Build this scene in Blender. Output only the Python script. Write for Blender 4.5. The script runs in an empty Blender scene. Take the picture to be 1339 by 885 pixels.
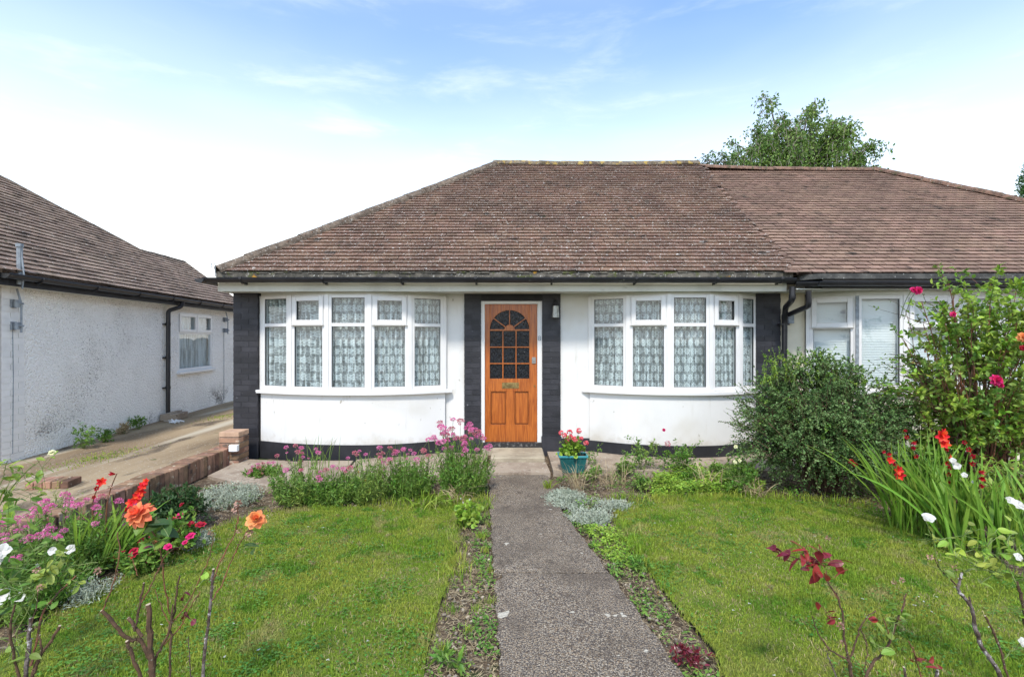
import bpy, math, random
import numpy as np
from mathutils import Vector, Matrix
PI = math.pi
R = math.radians
rng = np.random.default_rng(7)
random.seed(7)
scene = bpy.context.scene
COL = scene.collection
F = 632.0; CX = 669.5; CY = 442.5; EYE = 1.65

def P(px, py, D):
    return np.array([(px-CX)/F*D, D, EYE-(py-CY)/F*D])
def G(px, py, z=0.0):
    D = F*(EYE-z)/(py-CY)
    return np.array([(px-CX)/F*D, D, z])
def nrm(v):
    v = np.asarray(v, float)
    n = np.linalg.norm(v, axis=-1, keepdims=True)
    return v/np.maximum(n, 1e-9)

# ------------------------------------------------------------------ geometry
class Geo:
    def __init__(s):
        s.v = []; s.f = []; s.n = 0
    def add(s, verts, faces):
        verts = np.asarray(verts, float).reshape(-1, 3)
        if isinstance(faces, np.ndarray):
            s.f.append(faces.astype(np.int32)+s.n)
        else:
            byk = {}
            for f in faces: byk.setdefault(len(f), []).append(f)
            for k, l in byk.items(): s.f.append(np.array(l, np.int32)+s.n)
        s.v.append(verts); s.n += len(verts)
        return s
    def box(s, x0, x1, y0, y1, z0, z1):
        return s.obox([(x0+x1)/2, (y0+y1)/2, (z0+z1)/2], [1,0,0], [0,1,0], [0,0,1], abs(x1-x0)/2, abs(y1-y0)/2, abs(z1-z0)/2)
    def obox(s, c, a, b, d, ha, hb, hd):
        c = np.array(c, float); a = nrm(a)*ha; b = nrm(b)*hb; d = nrm(d)*hd
        vs = [c+i*a+j*b+k*d for k in (-1,1) for j in (-1,1) for i in (-1,1)]
        return s.add(vs, [(0,2,3,1),(4,5,7,6),(0,1,5,4),(2,6,7,3),(0,4,6,2),(1,3,7,5)])
    def prism(s, poly, off):
        n = len(poly); poly = np.array(poly, float); off = np.array(off, float)
        vs = np.vstack([poly, poly+off])
        fs = [tuple(range(n))[::-1], tuple(range(n, 2*n))] + [(i, (i+1) % n, n+(i+1) % n, n+i) for i in range(n)]
        return s.add(vs, fs)
    def sheet(s, poly):
        return s.add(poly, [tuple(range(len(poly)))])
    def tube(s, pts, rad, sides=6, cap=True):
        pts = np.array(pts, float); n = len(pts)
        rad = np.full(n, rad) if np.isscalar(rad) else np.array(rad, float)
        if len(rad) != n: rad = np.interp(np.linspace(0,1,n), np.linspace(0,1,len(rad)), rad)
        t = np.gradient(pts, axis=0); t = nrm(t)
        up = np.array([0.13,0.21,1.0]); 
        if abs(nrm(pts[-1]-pts[0])[2]) > .8: up = np.array([1.0,.2,.1])
        a = nrm(np.cross(t, up)); b = np.cross(t, a)
        ang = np.arange(sides)/sides*2*PI
        ring = a[:,None,:]*np.cos(ang)[None,:,None] + b[:,None,:]*np.sin(ang)[None,:,None]
        v = (pts[:,None,:] + ring*rad[:,None,None]).reshape(-1,3)
        i = np.arange(n-1)[:,None]*sides; j = np.arange(sides)[None,:]; k = (j+1) % sides
        f = np.stack([i+j, i+k, i+sides+k, i+sides+j], -1).reshape(-1,4)
        s.add(v, f)
        if cap:
            s.f.append(np.array([list(range(sides))[::-1]], np.int32)+s.n-len(v))
            s.f.append(np.array([list(range(sides))], np.int32)+s.n-sides)
        return s
    def strip(s, pts, dz0, dz1):
        """vertical wall along plan polyline pts (x,y) from z0 to z1"""
        for (x0,y0),(x1,y1) in zip(pts[:-1], pts[1:]):
            s.add([(x0,y0,dz0),(x1,y1,dz0),(x1,y1,dz1),(x0,y0,dz1)], [(0,1,2,3)])
        return s
    def ring(s, inner, outer, z0, z1):
        """solid between two plan polylines"""
        n = len(inner)
        v = [(x,y,z) for z in (z0,z1) for pl in (inner,outer) for (x,y) in pl]
        A,B,C_,D_ = 0,n,2*n,3*n
        f = []
        for i in range(n-1):
            f += [(A+i,A+i+1,B+i+1,B+i), (C_+i,D_+i,D_+i+1,C_+i+1), (B+i,B+i+1,D_+i+1,D_+i), (A+i+1,A+i,C_+i,C_+i+1)]
        f += [(A,B,D_,C_), (A+n-1,C_+n-1,D_+n-1,B+n-1)]
        return s.add(v, f)

WL = {}
def obj(name, geo, mat, parent=None, smooth=False, loc=None):
    V = np.vstack(geo.v)
    if parent is not None: base = WL[parent.name]
    else: base = np.array(loc, float) if loc is not None else np.zeros(3)
    V = V-base
    me = bpy.data.meshes.new(name)
    me.vertices.add(len(V)); me.vertices.foreach_set('co', V.astype(np.float32).ravel())
    li = np.concatenate([f.ravel() for f in geo.f]).astype(np.int32)
    tot = np.concatenate([np.full(len(f), f.shape[1], np.int32) for f in geo.f])
    st = np.concatenate([[0], np.cumsum(tot)[:-1]]).astype(np.int32)
    me.loops.add(len(li)); me.loops.foreach_set('vertex_index', li)
    me.polygons.add(len(tot)); me.polygons.foreach_set('loop_start', st); me.polygons.foreach_set('loop_total', tot)
    me.polygons.foreach_set('use_smooth', np.full(len(tot), bool(smooth)))
    me.update(calc_edges=True); me.validate()
    mats = mat if isinstance(mat, (list,tuple)) else [mat]
    for m in mats: me.materials.append(m)
    o = bpy.data.objects.new(name, me); COL.objects.link(o)
    if parent is not None:
        o.parent = parent; WL[o.name] = base
    else:
        o.location = base; WL[o.name] = base
    return o
def thing(name, label, cat, loc=(0,0,0), group=None):
    o = bpy.data.objects.new(name, None); COL.objects.link(o); o.location = [float(q) for q in loc]
    o.empty_display_size = .1
    o['label'] = label; o['category'] = cat
    if group: o['group'] = group
    WL[o.name] = np.array(loc, float)
    return o
def tag(o, label=None, cat=None, group=None, kind=None):
    for k, v in (('label',label),('category',cat),('group',group),('kind',kind)):
        if v: o[k] = v
    return o
def bevel(o, w=.004, seg=1):
    m = o.modifiers.new('bevel','BEVEL'); m.width = w; m.segments = seg; m.limit_method = 'ANGLE'; m.angle_limit = R(40)
    return o

# ------------------------------------------------------------------ materials
class NT:
    def __init__(s, mat):
        s.nt = mat.node_tree; s.N = s.nt.nodes; s.L = s.nt.links
    def node(s, typ, **kw):
        n = s.N.new(typ)
        for k, v in kw.items(): setattr(n, k, v)
        return n
    def lk(s, a, b): s.L.new(a, b)
    def val(s, sock, v):
        if hasattr(v, 'is_output') or isinstance(v, bpy.types.NodeSocket): s.lk(v, sock)
        else:
            if isinstance(v, (tuple,list)) and len(v) == 3 and sock.type == 'RGBA': v = (*v, 1)
            sock.default_value = v
    def math(s, op, a, b=0.0, c=None, clamp=False):
        n = s.node('ShaderNodeMath', operation=op); n.use_clamp = clamp
        s.val(n.inputs[0], a); s.val(n.inputs[1], b)
        if c is not None: s.val(n.inputs[2], c)
        return n.outputs[0]
    def mix(s, f, a, b, bt='MIX'):
        n = s.node('ShaderNodeMix', data_type='RGBA', blend_type=bt)
        s.val(n.inputs[0], f); s.val(n.inputs[6], a); s.val(n.inputs[7], b)
        return n.outputs[2]
    def noise(s, vec, scale, detail=4, rough=.55, dist=0):
        n = s.node('ShaderNodeTexNoise'); s.lk(vec, n.inputs['Vector'])
        n.inputs['Scale'].default_value = scale; n.inputs['Detail'].default_value = detail
        n.inputs['Roughness'].default_value = rough; n.inputs['Distortion'].default_value = dist
        return n.outputs['Fac']
    def ss(s, x, a, b):
        n = s.node('ShaderNodeMapRange', interpolation_type='SMOOTHSTEP')
        s.val(n.inputs[0], x); n.inputs[1].default_value = a; n.inputs[2].default_value = b
        n.inputs[3].default_value = 0; n.inputs[4].default_value = 1
        return n.outputs[0]
    def vscale(s, vec, sc):
        n = s.node('ShaderNodeMapping'); s.lk(vec, n.inputs[0]); n.inputs['Scale'].default_value = sc
        return n.outputs[0]

def newmat(name):
    m = bpy.data.materials.new(name); m.use_nodes = True
    t = NT(m); t.m = m
    t.bsdf = t.N['Principled BSDF']; t.out = t.N['Material Output']
    t.co = t.node('ShaderNodeTexCoord').outputs['Object']
    return t
def mat(name, c1, c2=None, ns=3.0, rng_=(.4,.6), rough=.8, spec=.3, island=0.0, specks=(), bump=0, bs=60, bdist=.01, transl=0, metal=0, stretch=None, rvar=0, hue=0):
    t = newmat(name); co = t.co
    if stretch: co2 = t.vscale(co, stretch)
    else: co2 = co
    col = c1
    if c2: 
        col = t.mix(t.ss(t.noise(co2, ns), *rng_), c1, c2)
    for sp in specks:   # (colour, scale, lo, hi, [stretch])
        v = co if len(sp) < 5 else t.vscale(co, sp[4])
        col = t.mix(t.ss(t.noise(v, sp[1], 3), sp[2], sp[3]), col, sp[0])
    if island:
        g = t.node('ShaderNodeNewGeometry')
        hs = t.node('ShaderNodeHueSaturation')
        t.val(hs.inputs['Value'], t.math('MULTIPLY_ADD', g.outputs['Random Per Island'], island, 1-island/2))
        if hue:
            r2 = t.math('FRACT', t.math('MULTIPLY', g.outputs['Random Per Island'], 17.3))
            t.val(hs.inputs['Hue'], t.math('MULTIPLY_ADD', r2, hue, .5-hue/2))
        t.val(hs.inputs['Color'], col); col = hs.outputs[0]
    b = t.bsdf
    t.val(b.inputs['Base Color'], col)
    b.inputs['Roughness'].default_value = rough
    if rvar: t.val(b.inputs['Roughness'], t.math('MULTIPLY_ADD', t.noise(co, ns*3), rvar, rough-rvar/2))
    b.inputs['Specular IOR Level'].default_value = spec; b.inputs['Metallic'].default_value = metal
    if bump:
        bp = t.node('ShaderNodeBump'); bp.inputs['Strength'].default_value = bump; bp.inputs['Distance'].default_value = bdist
        t.lk(t.noise(co2, bs, 5, .65), bp.inputs['Height']); t.lk(bp.outputs[0], b.inputs['Normal'])
    if transl:
        tr = t.node('ShaderNodeBsdfTranslucent'); t.val(tr.inputs[0], col)
        mx = t.node('ShaderNodeMixShader'); mx.inputs[0].default_value = transl
        t.lk(b.outputs[0], mx.inputs[1]); t.lk(tr.outputs[0], mx.inputs[2]); t.lk(mx.outputs[0], t.out.inputs[0])
    return t.m
M = {}
M['render'] = mat('white_render', (.70,.69,.665), (.64,.63,.60), 1.2, (.45,.75), .85, .2, bump=.35, bs=60, bdist=.005,
                  specks=[((.50,.47,.40), 3.5, .60,.84,(2.6,2.6,.35)), ((.60,.575,.52), 1.3, .50,.75), ((.40,.37,.31), 14, .68,.74,(1,1,.5))])
_m = M['render']; _t = NT(_m); _b = _t.N['Principled BSDF']; _src = _b.inputs['Base Color'].links[0].from_socket
_co = _t.node('ShaderNodeTexCoord').outputs['Object']; _z = _t.node('ShaderNodeSeparateXYZ'); _t.lk(_co, _z.inputs[0])
_e = _t.math('MULTIPLY_ADD', _t.noise(_co, 7, 5, .7), .55, _t.math('MULTIPLY', _z.outputs[2], -1.0))
_t.val(_b.inputs['Base Color'], _t.mix(_t.math('MULTIPLY', _t.ss(_e, -.05,.12), .35), _src, (.42,.36,.27)))
M['render2'] = mat('cream_render', (.72,.66,.52), (.62,.56,.43), 2, (.4,.7), .85, .2, bump=.3, bs=90, bdist=.004)
M['upvc'] = mat('white_plastic', (.72,.71,.69), (.66,.65,.63), 3, (.4,.8), .35, .45)
M['paintwood'] = mat('cream_paint', (.60,.59,.51), (.50,.49,.42), 3, (.4,.7), .5, .4, specks=[((.33,.32,.25), 5, .66,.75,(.4,3,1))])
M['soffit'] = mat('white_soffit', (.62,.62,.57), (.52,.52,.46), 2, (.4,.7), .7, .3)
M['blackbrick'] = mat('black_masonry_paint', (.022,.022,.026), (.035,.034,.04), 4, (.35,.7), .5, .4, island=.6, bump=.4, bs=70, bdist=.006,
                      specks=[((.12,.12,.13), 20, .70,.76)])
M['blackpaint'] = mat('black_plinth_paint', (.017,.017,.02), (.03,.03,.034), 3, (.4,.7), .6, .35, bump=.4, bs=50, bdist=.006, specks=[((.13,.12,.11), 12, .70,.78)])
M['gutter'] = mat('black_gutter_plastic', (.014,.014,.017), (.024,.024,.028), 6, (.4,.7), .32, .5, specks=[((.10,.10,.09), 14, .66,.75)])
M['moss_mortar'] = mat('mossy_mortar', (.16,.145,.12), (.075,.07,.06), 9, (.38,.62), .95, .1, bump=.8, bs=60, bdist=.01,
                       specks=[((.10,.11,.045), 7, .56,.66), ((.42,.41,.37), 38, .63,.69), ((.50,.26,.04), 4.5, .68,.73)])
M['dark_flash'] = mat('dark_eaves_flashing', (.05,.05,.048), (.10,.098,.09), 6, (.4,.65), .8, .2, bump=.5, bs=60, specks=[((.3,.3,.28), 30, .66,.71)])
def tilemat(name, c1, c2, lichen, light=.0, moss=.7):
    return mat(name, c1, c2, 1.3, (.35,.68), .9, .12, island=.32, hue=.012, bump=.5, bs=120, bdist=.004,
        specks=[((.07,.055,.045), 5, .57,.75), ((.58,.56,.51), 26, lichen+.035, lichen+.06), ((.50,.48,.43), 70, lichen+.01+light, lichen+.035+light), ((.06,.06,.035), 9, moss, moss+.06)])
M['tile_old'] = tilemat('weathered_brown_tile', (.185,.112,.078), (.130,.082,.060), .615, moss=.66)
M['tile_new'] = tilemat('plain_terracotta_tile', (.262,.172,.128), (.20,.134,.102), .70, moss=.74)
M['tile_left'] = tilemat('faded_grey_brown_tile', (.26,.190,.145), (.18,.13,.10), .635, moss=.66)
M['underlay'] = mat('roof_underlay', (.06,.038,.03))
M['ridge_old'] = mat('lichened_ridge_tile', (.20,.165,.12), (.11,.085,.065), 12, (.4,.6), .95, .1, island=.25, bump=.7, bs=60,
                     specks=[((.38,.27,.08), 9, .50,.62), ((.12,.10,.06), 5, .58,.68), ((.42,.40,.34), 45, .62,.67)])
M['hip_old'] = mat('grey_mossy_hip_tile', (.18,.14,.105), (.10,.078,.06), 12, (.4,.6), .95, .1, island=.25, bump=.7, bs=60,
                     specks=[((.50,.27,.04), 3.5, .70,.73), ((.42,.40,.36), 45, .62,.67)])
M['ridge_new'] = mat('red_ridge_tile', (.24,.145,.105), (.13,.085,.065), 10, (.4,.6), .95, .1, island=.25, bump=.7, bs=60,
                     specks=[((.10,.085,.05), 11, .55,.65),((.42,.40,.34), 45, .64,.68)])
M['stone'] = mat('worn_step_stone', (.42,.36,.26), (.30,.25,.18), 5, (.4,.65), .9, .2, bump=.5, bs=70)
# door timber with a long vertical grain
t = newmat('varnished_orange_timber')
w = t.noise(t.vscale(t.co, (30,30,1.6)), 2.2, 5, .6, .6)
col = t.mix(t.ss(w, .35,.68), (.47,.135,.020), (.27,.062,.009))
t.val(t.bsdf.inputs['Base Color'], col); t.bsdf.inputs['Roughness'].default_value = .32; t.bsdf.inputs['Specular IOR Level'].default_value = .5
t.bsdf.inputs['Coat Weight'].default_value = .25; t.bsdf.inputs['Coat Roughness'].default_value = .2
M['timber'] = t.m
M['brass'] = mat('aged_brass', (.42,.32,.14), (.25,.18,.08), 30, rough=.35, metal=.9)
M['steel'] = mat('dull_steel', (.33,.33,.32), rough=.4, metal=.7)
M['greymetal'] = mat('galvanised_grey', (.28,.31,.33), (.20,.22,.24), 20, rough=.55)
M['threshold'] = mat('dark_threshold', (.03,.028,.028), (.16,.15,.14), 25, (.5,.7), .6)
M['interior'] = mat('dim_interior_wall', (.35,.33,.30))
M['white_box'] = mat('white_junction_box', (.75,.75,.74), rough=.4)
# obscured door glass
t = newmat('rippled_dark_glass')
t.val(t.bsdf.inputs['Base Color'], (.008,.009,.012)); t.bsdf.inputs['Roughness'].default_value = .06; t.bsdf.inputs['Specular IOR Level'].default_value = .35
bp = t.node('ShaderNodeBump'); bp.inputs['Strength'].default_value = 1; bp.inputs['Distance'].default_value = .012
t.lk(t.noise(t.vscale(t.co, (1.6,1,.7)), 16, 3, .5, 2.2), bp.inputs['Height']); t.lk(bp.outputs[0], t.bsdf.inputs['Normal'])
M['obscure'] = t.m
# clear window glass: fresnel reflection over a see-through pane
def glassmat(name, base=.06, bumpy=.0):
    t = newmat(name); t.N.remove(t.bsdf)
    gl = t.node('ShaderNodeBsdfGlossy'); gl.inputs['Roughness'].default_value = .015; gl.inputs[0].default_value = (.95,.97,1,1)
    tr = t.node('ShaderNodeBsdfTransparent'); tr.inputs[0].default_value = (.86,.91,.91,1)
    lw = t.node('ShaderNodeLayerWeight'); lw.inputs[0].default_value = .5; fac = t.math('POWER', lw.outputs['Facing'], 4.0)
    bp = t.node('ShaderNodeBump'); bp.inputs['Strength'].default_value = .25; bp.inputs['Distance'].default_value = .01
    t.lk(t.noise(t.co, 2.3, 1), bp.inputs['Height']); t.lk(bp.outputs[0], gl.inputs['Normal']); 
    mx = t.node('ShaderNodeMixShader'); t.val(mx.inputs[0], t.math('MULTIPLY_ADD', fac, .9, base, clamp=True))
    t.lk(tr.outputs[0], mx.inputs[1]); t.lk(gl.outputs[0], mx.inputs[2]); t.lk(mx.outputs[0], t.out.inputs[0])
    return t.m
M['glass'] = glassmat('clear_pane_glass')
# net curtain lace
def lacemat(name, flowers=True, cell=.118, dens=.42):
    t = newmat(name)
    sx = t.node('ShaderNodeUVMap').outputs[0]
    sp = t.node('ShaderNodeSeparateXYZ'); t.lk(sx, sp.inputs[0])
    u = t.math('DIVIDE', sp.outputs[0], cell); v = t.math('DIVIDE', sp.outputs[1], cell)
    row = t.math('MODULO', t.math('FLOOR', v), 2.0)
    u = t.math('ADD', u, t.math('MULTIPLY', row, .5))
    fu = t.math('SUBTRACT', t.math('FRACT', u), .5); fv = t.math('SUBTRACT', t.math('FRACT', v), .5)
    r = t.math('SQRT', t.math('ADD', t.math('MULTIPLY', fu, fu), t.math('MULTIPLY', fv, fv)))
    an = t.math('ARCTAN2', fv, fu)
    pet = t.math('MULTIPLY', t.math('COSINE', t.math('MULTIPLY', an, 8.0)), .06)
    rr = t.math('SUBTRACT', r, pet)
    disc = t.math('SUBTRACT', 1.0, t.ss(rr, .34,.42))
    rin = t.ss(t.math('ABSOLUTE', t.math('SUBTRACT', r, .15)), .015,.05)
    motif = t.math('MULTIPLY', disc, t.math('MULTIPLY_ADD', rin, .55, .45))
    vn = t.node('ShaderNodeTexVoronoi'); vn.feature = 'DISTANCE_TO_EDGE'; t.lk(sx, vn.inputs['Vector']); vn.inputs['Scale'].default_value = 24
    web = t.math('SUBTRACT', 1.0, t.ss(vn.outputs[0], .04,.12))
    if flowers: a = t.math('MAXIMUM', t.math('MULTIPLY', motif, 1.0), t.math('MULTIPLY_ADD', web, .30, dens-.20))
    else: a = t.math('MULTIPLY_ADD', web, .15, dens)
    su = t.node('ShaderNodeCombineXYZ'); t.lk(sp.outputs[0], su.inputs[0]); t.val(su.inputs[1], t.math('MULTIPLY', sp.outputs[1], .06))
    fold = t.math('ADD', t.noise(su.outputs[0], 17, 2, .5), t.math('MULTIPLY', t.noise(su.outputs[0], 46, 1), .5))
    a = t.math('MULTIPLY', a, t.math('MULTIPLY_ADD', t.ss(fold, .60,.92), .75, .55))
    a = t.math('MINIMUM', a, .97)
    t.val(t.bsdf.inputs['Base Color'], (.80,.84,.84)); t.bsdf.inputs['Roughness'].default_value = .9
    trl = t.node('ShaderNodeBsdfTranslucent'); trl.inputs[0].default_value = (.8,.82,.8,1)
    m1 = t.node('ShaderNodeMixShader'); m1.inputs[0].default_value = .08
    t.lk(t.bsdf.outputs[0], m1.inputs[1]); t.lk(trl.outputs[0], m1.inputs[2])
    tr = t.node('ShaderNodeBsdfTransparent'); m2 = t.node('ShaderNodeMixShader')
    t.val(m2.inputs[0], a); t.lk(tr.outputs[0], m2.inputs[1]); t.lk(m1.outputs[0], m2.inputs[2]); t.lk(m2.outputs[0], t.out.inputs[0])
    return t.m
M['lace'] = lacemat('flowered_net_curtain', dens=.56)
M['net'] = lacemat('plain_net_curtain', False, dens=.88)
M['blind'] = mat('white_blind_slat', (.80,.81,.80), rough=.5)
M['bulb'] = mat('frosted_lamp_glass', (.45,.45,.40), (.30,.30,.27), 20, rough=.25, spec=.6)
# pebbledash
t = newmat('white_pebbledash')
n1 = t.noise(t.co, 38, 3, .6); vo = t.node('ShaderNodeTexVoronoi'); t.lk(t.co, vo.inputs['Vector']); vo.inputs['Scale'].default_value = 40
h = t.math('ADD', t.math('MULTIPLY', vo.outputs['Distance'], -1.0), t.math('MULTIPLY', n1, .9))
col = t.mix(t.ss(t.noise(t.co, 1.5), .45,.7), (.93,.90,.84), (.86,.83,.77))
col = t.mix(t.ss(t.math('MULTIPLY_ADD', t.noise(t.co, 1.1, 3), .35, t.noise(t.co, 60, 2)), .80,.88), col, (.36,.33,.29))
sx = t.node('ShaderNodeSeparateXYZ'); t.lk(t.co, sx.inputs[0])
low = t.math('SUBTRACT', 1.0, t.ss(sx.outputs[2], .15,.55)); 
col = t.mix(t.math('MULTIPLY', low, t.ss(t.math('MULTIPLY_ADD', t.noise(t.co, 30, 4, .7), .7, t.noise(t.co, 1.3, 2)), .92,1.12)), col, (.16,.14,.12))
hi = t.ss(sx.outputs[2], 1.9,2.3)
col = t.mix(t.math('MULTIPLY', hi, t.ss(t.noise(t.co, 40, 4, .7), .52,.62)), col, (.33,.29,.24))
t.val(t.bsdf.inputs['Base Color'], col); t.bsdf.inputs['Roughness'].default_value = .9; t.bsdf.inputs['Specular IOR Level'].default_value = .2
bp = t.node('ShaderNodeBump'); bp.inputs['Strength'].default_value = .9; bp.inputs['Distance'].default_value = .02
t.lk(h, bp.inputs['Height']); t.lk(bp.outputs[0], t.bsdf.inputs['Normal'])
M['pebble'] = t.m
M['whitebrick'] = mat('white_painted_brick', (.80,.78,.74), (.72,.70,.67), 5, (.4,.7), .75, .25, island=.08, bump=.5, bs=60, bdist=.005, specks=[((.35,.24,.17), 8, .74,.77)])
M['brick'] = mat('red_garden_brick', (.30,.175,.115), (.19,.12,.08), 9, (.35,.65), .95, .1, island=.7, hue=.03, bump=.8, bs=70, bdist=.008,
                 specks=[((.44,.36,.27), 16, .60,.70), ((.08,.06,.05), 8, .58,.72)])
M['brick_pale'] = mat('pale_buff_brick', (.46,.31,.21), (.36,.23,.16), 9, (.35,.65), .95, .1, island=.3, bump=.7, bs=70)
M['mortar'] = mat('old_mortar', (.20,.17,.14), (.12,.10,.085), 20, bump=.6, bs=60)
# ground
M['soil'] = mat('dry_garden_soil', (.17,.125,.085), (.09,.065,.045), 5, (.38,.62), .98, .05, bump=1, bs=45, bdist=.03,
                specks=[((.33,.27,.19), 24, .58,.66), ((.06,.085,.03), 3, .56,.66), ((.42,.40,.36), 55, .68,.71)])
M['lawn_base'] = mat('lawn_soil_and_thatch', (.12,.18,.026), (.19,.21,.05), 4, (.35,.65), .98, .05, bump=1, bs=60, bdist=.02,
                     specks=[((.22,.20,.08), 14, .60,.72)])
M['drive'] = mat('stained_concrete_drive', (.35,.265,.165), (.215,.155,.095), .8, (.36,.62), .95, .1, bump=.6, bs=50, bdist=.01, stretch=(1.6,.32,1),
                 specks=[((.50,.44,.34), .7, .53,.72,(3,.28,1)), ((.13,.10,.07), 2.3, .56,.70,(1.6,.5,1)), ((.44,.40,.33), 40, .62,.68), ((.09,.10,.04), 6, .68,.74)])
M['slab'] = mat('cracked_old_concrete', (.36,.29,.22), (.26,.20,.15), 3, (.4,.65), .95, .1, bump=.7, bs=50, bdist=.012,
                specks=[((.45,.40,.32), 30, .60,.67), ((.14,.11,.08), 8, .62,.70)])
# exposed aggregate path
t = newmat('exposed_aggregate_concrete')
vo = t.node('ShaderNodeTexVoronoi'); t.lk(t.co, vo.inputs['Vector']); vo.inputs['Scale'].default_value = 80
vs = t.node('ShaderNodeSeparateColor'); t.lk(vo.outputs['Color'], vs.inputs[0])
col = t.mix(vs.outputs[0], (.090,.064,.043), (.30,.225,.150))
col = t.mix(t.ss(vo.outputs['Distance'], .35,.62), col, (.085,.07,.06))
col = t.mix(t.ss(t.noise(t.co, 150, 2), .52,.60), col, (.38,.325,.25))
col = t.mix(t.math('MULTIPLY', t.ss(t.noise(t.co, 1.7, 4, .6), .47,.68), .55), col, (.095,.075,.058))
col = t.mix(t.math('MULTIPLY', t.ss(t.noise(t.co, 9, 3, .6), .56,.68), .5), col, (.075,.058,.045))
col = t.mix(t.ss(t.noise(t.co, 11, 2, .5, .3), .70,.725), col, (.46,.42,.34))
t.val(t.bsdf.inputs['Base Color'], col); t.bsdf.inputs['Roughness'].default_value = .95; t.bsdf.inputs['Specular IOR Level'].default_value = .12
bp = t.node('ShaderNodeBump'); bp.inputs['Strength'].default_value = 1; bp.inputs['Distance'].default_value = .008
t.lk(t.math('SUBTRACT', t.noise(t.co, 30, 4), vo.outputs['Distance']), bp.inputs['Height']); t.lk(bp.outputs[0], t.bsdf.inputs['Normal'])
M['path'] = t.m
# vegetation
def leaf(name, c1, c2, ns=2, island=.6, hue=.04, transl=.3, rough=.5, spec=.35, **k):
    return mat(name, c1, c2, ns, (.35,.65), rough, spec, island=island, hue=hue, transl=transl, **k)
M['grass'] = leaf('lawn_grass_blade', (.235,.36,.036), (.38,.42,.07), 1.9, .9, .035, .42, .6, .2, specks=[((.15,.29,.03), 4.2, .55,.64), ((.42,.39,.14), 3.1, .56,.70), ((.46,.38,.19), 12, .60,.70)])
M['clover'] = leaf('clover_leaf', (.085,.22,.030), (.13,.27,.04), 2)
M['straw'] = leaf('dry_straw', (.50,.40,.24), (.34,.25,.14), 6, .5, .02, .1, .8, .1)
M['green_mid'] = leaf('mid_green_leaf', (.11,.24,.030), (.17,.28,.045), 3)
M['green_bright'] = leaf('bright_yellow_green_leaf', (.20,.36,.035), (.28,.40,.05), 3)
M['green_dark'] = leaf('dark_green_leaf', (.035,.085,.022), (.06,.115,.03), 3)
M['green_rose'] = leaf('rose_leaf', (.13,.25,.04), (.23,.32,.06), 3, specks=[((.30,.12,.03), 6, .66,.72)])
M['green_cot'] = leaf('small_grey_green_leaf', (.085,.165,.045), (.16,.25,.085), 4, .9, .03, .15, .5, .25)
M['green_yel'] = leaf('yellowing_leaf', (.30,.36,.06), (.20,.30,.05), 4, specks=[((.40,.22,.05), 8, .64,.70)])
M['silver'] = leaf('silver_grey_leaf', (.42,.45,.35), (.31,.35,.26), 5, .4, .02, .1, .85, .1)
M['strap'] = leaf('sword_leaf', (.15,.29,.03), (.23,.36,.05), 2, .5, .03, .3)
M['birch'] = leaf('birch_leaf', (.12,.22,.04), (.18,.28,.06), .5, .7, .04, .3)
M['conifer'] = leaf('conifer_spray', (.040,.115,.022), (.06,.15,.03), .8, .6)
M['red_leaf'] = leaf('crimson_young_leaf', (.20,.018,.022), (.30,.04,.03), 12, .5, .02, .25, .35, .5)
M['maroon_leaf'] = leaf('maroon_leaf', (.13,.012,.025), (.17,.02,.03), 12, .4, .02, .2, .35, .5)
M['stem_green'] = leaf('green_stem', (.11,.17,.04), (.16,.20,.06), 8, .2, .02, 0)
M['stem_brown'] = mat('brown_woody_stem', (.12,.07,.045), (.07,.045,.03), 30, rough=.85, spec=.15, bump=.5, bs=150, bdist=.003, specks=[((.26,.22,.18), 60, .64,.70)])
M['stem_red'] = mat('reddish_rose_stem', (.21,.085,.045), (.13,.06,.035), 20, rough=.6, spec=.3, bump=.4, bs=150, bdist=.003, specks=[((.07,.045,.03), 40, .60,.66)])
M['stem_grey'] = mat('gnarled_lichened_stem', (.20,.165,.155), (.085,.06,.05), 26, (.42,.58), .95, .1, bump=.9, bs=90, bdist=.006, specks=[((.45,.42,.42), 34, .60,.66)])
M['cut_wood'] = mat('pale_cut_wood', (.45,.36,.25))
M['bark'] = mat('birch_bark', (.36,.31,.26), (.12,.10,.08), 4, bump=.6, bs=20, stretch=(1,1,3))
def petal(name, c, c2, transl=.35): return mat(name, c, c2, 14, (.35,.65), .55, .25, island=.4, hue=.02, transl=transl)
M['pink'] = petal('pink_magenta_petal', (.70,.13,.36), (.80,.32,.50))
M['dustypink'] = petal('faded_pink_petal', (.60,.16,.24), (.66,.28,.28))
M['cerise'] = petal('cerise_petal', (.72,.018,.15), (.80,.05,.22))
M['scarlet'] = petal('scarlet_petal', (.78,.035,.022), (.86,.10,.035))
M['coral'] = petal('coral_petal', (.90,.20,.09), (.92,.33,.14))
M['orange'] = petal('orange_petal', (.90,.30,.10), (.93,.42,.17))
M['crimson'] = petal('dark_crimson_petal', (.42,.012,.03), (.58,.03,.05))
M['geran'] = petal('salmon_red_petal', (.80,.085,.12), (.85,.30,.30))
M['white_petal'] = petal('white_petal', (.70,.69,.65), (.62,.60,.54))
M['cream_petal'] = petal('cream_petal', (.82,.82,.52), (.76,.74,.40))
M['brown_dead'] = mat('dried_flower', (.28,.15,.10), (.42,.26,.20), 20, island=.4)
M['teal'] = mat('teal_plastic_trough', (.010,.085,.085), (.02,.12,.115), 6, rough=.4, spec=.4)
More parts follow.
